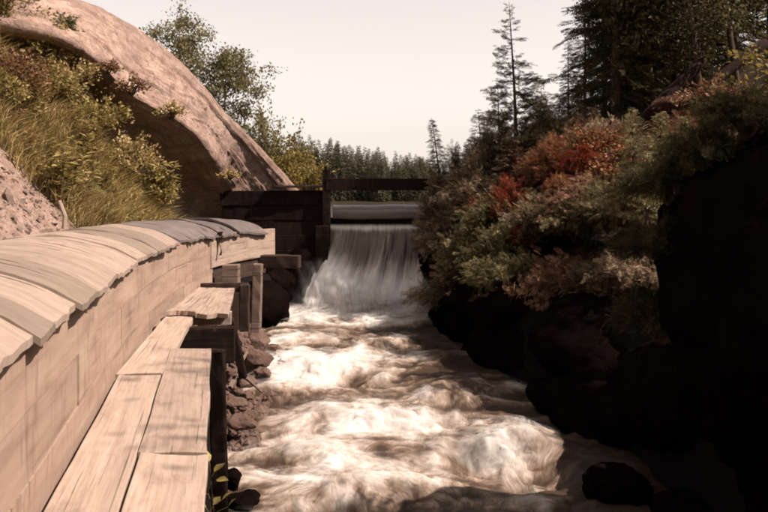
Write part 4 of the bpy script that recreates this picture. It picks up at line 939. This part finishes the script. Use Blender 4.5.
for i, (x, y, h, rad) in enumerate(((6.9, 5.2, 5.6, 1.4), (8.4, 4.0, 6.5, 1.7), (6.4, 3.2, 4.6, 1.3))):  # trees out of view, added to shade the near black rock
    plant('forest_broadleaf', ('tallest unseen leafy tree, added to shade the huge black rock', 'broad unseen leafy tree added for shade on the near right bank', 'short unseen leafy tree added for shade nearest the plank walk')[i], 'tree', (x, y, float(ground(x, y)) - .1), broadleaf_meshes(h, rad, 400 + i, 'forest_leaf', .13, 7000, .2, clumps=80, csize=.4), group='dark leafy trees on the right slope')
x, y, z = gp(617, 23); plant('birch_tree', 'pale birch trunk in front of the dark spruces', 'tree', (x, y, z), broadleaf_meshes(4.6, .8, 180, 'forest_leaf', .09, 1500, .6, 'birch', 30, (-.25, 0), .25))
DK = [(668, 8.4, .55, 'dark ferny growth on the left shoulder of the huge black rock'), (705, 8.0, .65, 'dark bush on top of the huge black rock'), (745, 7.8, .7, 'dark bush on the highest part of the black rock at right'), (662, 8.3, -.35, 'dark growth hanging down the river side of the black rock'), (655, 8.6, -1.0, 'low dark growth at the foot of the black rock')]
for i, (px, Y_, dz, lab) in enumerate(DK):
    x, y = PX(px, Y_), Y_; z = (1.15, 1.45, 1.75, .55, -.2)[i]
    plant('dark_bush', lab, 'bush', (x, y, z), bush_meshes((.45, .45, .5), 250 + i, 'forest_leaf', 'spray', 900, .15, .5, (-.15, -.1)), ('stems', 'foliage'), 'dark growth on the black rock')
def log_between(p0, p1, r0, r1, name, lab, m):
    p0, p1 = np.array(p0), np.array(p1); tt = np.linspace(0, 1, 12)[:, None]; P = p0 + (p1 - p0) * tt; P[:, 2] += .05 * np.sin(tt[:, 0] * 5); P[:, 0] += .05 * np.sin(tt[:, 0] * 7)
    V, q, t = tube(P - p0, r0 + (r1 - r0) * tt[:, 0], 10); o = link(name, mk_mesh(name, V, [q, t], [M[m]], smooth=True), None, p0); tag(o, lab, 'log')
log_between(W(596, 176, 17.6), W(702, 58, 18.6), .15, .11, 'leaning_trunk', 'dead red brown trunk leaning up to the right on the slope', 'redbark')
log_between(W(640, 150, 18.0), W(764, 40, 19.0), .16, .10, 'leaning_trunk', 'second leaning trunk behind it, higher on the slope', 'redbark')
for i, (px, py, Y_, m_, lab) in enumerate(((758, 66, 13, 'yellowleaf', 'spray of yellow leaves at the right edge above the black rock'), (735, 100, 13.5, 'orange', 'cluster of pale pinkish leaves just above the black rock'))):
    x, y, z = W(px, py, Y_); zg = float(ground(x, y))
    plant('leafy_sapling', lab, 'sapling', (x, y, zg), broadleaf_meshes(z - zg + .35, .42, 190 + i, m_, .10, 260, .72, clumps=16, csize=.14), group='saplings above the black rock')

# --- left slope: grass, weeds and shrubs
def grass():
    r = np.random.default_rng(9); N_ = 26000
    y = 11.6 + r.uniform(0, 1, N_) ** .9 * 6.2; x = -3.75 - r.uniform(0, 1, N_) ** 1.15 * 4.2
    keep = (fbm(x * 1.3, y * 1.3, 4, 3) > -.9) & (y + .35 * fbm(x * 2, y * 2, 8, 2) > 11.7); x, y = x[keep], y[keep]; n = len(x)
    z = ground(x, y)
    h = r.uniform(.10, .34, n) * (1 + .4 * fbm(x, y, 1, 2)); b = r.normal(size=(n, 2)) * .14 + np.array((.10, -.03))
    a = r.uniform(0, 6.28, n); wv = np.stack([np.cos(a), np.sin(a), 0 * a], -1) * .009
    P0 = np.stack([x, y, z], -1); P1 = P0 + np.stack([b[:, 0] * .4, b[:, 1] * .4, h * .6], -1); P2 = P0 + np.stack([b[:, 0] * 1.4, b[:, 1] * 1.4, h], -1)
    V = np.stack([P0 - wv, P0 + wv, P1 + wv * .8, P1 - wv * .8, P2], 1); o5 = np.arange(n)[:, None] * 5
    t = np.clip(r.uniform(0, 1, n) * .8 + .25 * fbm(x * 1.5, y * 1.5, 3, 2), 0, 1)
    kind(link('grass', mk_mesh('grass', V.reshape(-1, 3), [np.array([[0, 1, 2, 3]]) + o5, np.array([[3, 2, 4]]) + o5], [M['grass']], {'tint': np.repeat(t, 5)})), 'stuff')
grass()
def weed_meshes(h, seed, fol):
    r = np.random.default_rng(seed); parts, pos, d = [], [], []
    for k in range(6):
        a = r.uniform(0, 6.28); b = r.uniform(.1, .35) * h; hh = h * r.uniform(.6, 1); o = r.normal(size=2) * .07
        P = np.array([(o[0] + math.cos(a) * b * u * u, o[1] + math.sin(a) * b * u * u, hh * u) for u in np.linspace(0, 1, 6)]); parts.append(tube(P, np.linspace(.006, .002, 6), 4))
        for q in range(13):
            u = r.uniform(.2, 1); p = np.array([np.interp(u, np.linspace(0, 1, 6), P[:, w_]) for w_ in range(3)]); an = r.uniform(0, 6.28)
            pos.append(p); d.append((math.cos(an), math.sin(an), r.uniform(-.2, .7)))
    pos, d = np.array(pos), np.array(d); V, Fc, t = scatter(LEAF_V * np.array((.6, 1, 1)), LEAF_F, pos, d, rdir(r, len(pos)) * .4 + np.array((0, 0, 1)), r.uniform(.09, .17, len(pos)), r)
    tv, tf = join(parts); return mk_mesh('stems', tv, tf, [M['stem']]), mk_mesh('leaves', V, [Fc], [M[fol]], {'tint': t})
wm = [weed_meshes(.75, 200 + i, ('weed', 'weed', 'grass', 'reddish')[i % 4]) for i in range(6)]
r = np.random.default_rng(21)
WL = ('leafy yellowing weed standing in the grass on the left slope', 'pale dry stalk with narrow leaves in the grass on the left slope', 'bronze leaved weed standing in the grass on the left slope')
for i in range(84):
    y = 11.9 + r.uniform(0, 1) * 5.0; x = -3.9 - r.uniform(0, 1) * 3.6
    plant('weed_plant', WL[(0, 0, 1, 2, 0, 0)[i % 6]], 'plant', (x, y, float(ground(x, y)) - .03), wm[i % 6], ('stems', 'leaves'), 'weeds in the left grass', r.uniform(0, 6), r.uniform(.7, 1.35))
LS = [(5, 15.2, (.8, .7, 1.5), 'weed', 'tall brush reaching the top left corner in front of the rock', 0), (38, 15.3, (.6, .5, 1.3), 'weed', 'brush just under the dark cleft of the rock', 0), (70, 15.3, (.65, .5, 1.25), 'grass', 'dry brush at the lower lip of the dark cleft', 0), (100, 15.3, (.65, .5, 1.1), 'weed', 'yellowing brush halfway down the top of the grass', 0), (128, 15.3, (.6, .5, 1.0), 'grass', 'pale brush above the lower end of the grass', 0), (158, 15.3, (.5, .5, .75), 'weed', 'lowest brush at the right end of the grass by the dark slab', 0), (12, 13.6, (.8, .7, 1.0), 'reddish', 'bronze leaved shrub in the upper left corner', 0), (-5, 12.8, (.6, .6, .7), 'weed', 'green shrub at the left edge above the rubble', 0), (45, 14.6, (.6, .6, .7), 'weed', 'leafy shrub at the top of the grass below the rock edge', 0), (-25, 15.0, (1.0, .9, 1.3), 'reddish', 'red brown shrub at the very top left against the rock', 0)]
for i, (px, Y_, s, m_, lab, dz) in enumerate(LS):
    x, y, z = gp(px, Y_, 0); plant('slope_shrub', lab, 'shrub', (x, y, z), bush_meshes(s, 220 + i, m_, 'leaf', 2600, .07, .1), ('stems', 'foliage'), 'shrubs on the left slope')
RS = [(132, 88, 16.3, (.40, .35, .40), 'reddish', 'small bronze bush on the rock edge over the dark cleft'), (172, 112, 17.4, (.35, .35, .40), 'grass', 'tuft of yellow growth halfway down the rock'), (64, 28, 15.6, (.3, .3, .45), 'leaf', 'little dark bush on the rock near the upper left'), (230, 172, 19.4, (.25, .25, .25), 'grass', 'dry tuft low on the pale rock near the dam'), (108, 66, 15.7, (.3, .3, .25), 'reddish', 'brown trailing growth along the rock edge')]
for i, (px, py, Y_, s, m_, lab) in enumerate(RS):
    plant('rock_bush', lab, 'bush', W(px, py + 8, Y_ - .1), bush_meshes(s, 230 + i, m_, 'leaf', 420, .075, .2), ('stems', 'foliage'), 'growth on the bare rock')
# yellow leaved plant under the walk edge: every leaf a part
yp = thing('yellow_plant', 'little plant with yellow leaves poking out beside the plank edge at bottom left', 'plant', (PX(212, 5.2), 5.2, PZ(560, 5.2)))
z0 = yp.location.z
V, q, t = tube([(0, 0, 0), (.01, .0, .3), (-.02, 0, .62)], [.006, .005, .003], 5); link('stem', mk_mesh('stem', V, [q, t], [M['stem']]), yp)
lv = mk_mesh('leaf', np.array([(0, 0, 0), (.22, .25, .05), (.28, .55, .06), (0, 1, -.1), (-.28, .55, .06), (-.22, .25, .05), (0, .5, -.02)]), [np.array([[0, 1, 6], [1, 2, 6], [2, 3, 6], [3, 4, 6], [4, 5, 6], [5, 0, 6]])], [M['yellowleaf']], {'tint': np.full(7, .95)})
for i, (px, py, s, rz, rx) in enumerate(((214, 472, .10, -.6, -.5), (209, 462, .07, .8, .2), (216, 480, .09, -1.9, -.7), (222, 500, .075, -1.2, -.2), (208, 494, .10, 1.9, -.9), (213, 505, .08, -.3, -.4), (228, 507, .07, -1.4, 0), (206, 508, .09, 1.2, -.3))):
    o = link('leaf', lv, yp); p = W(px, py, 5.15 + .02 * (i % 3)); o.location = p - np.array(yp.location); o.scale = (s,) * 3; o.rotation_euler = (rx + .9, .2 * (i % 3), rz)
    V, q, t = tube([(0, 0, 0), np.array((0 - p[0] + yp.location.x, 0, -.05)) * .6], [.003, .0025], 4); link('twig', mk_mesh('twig', V, [q, t], [M['stem']]), yp, o.location)
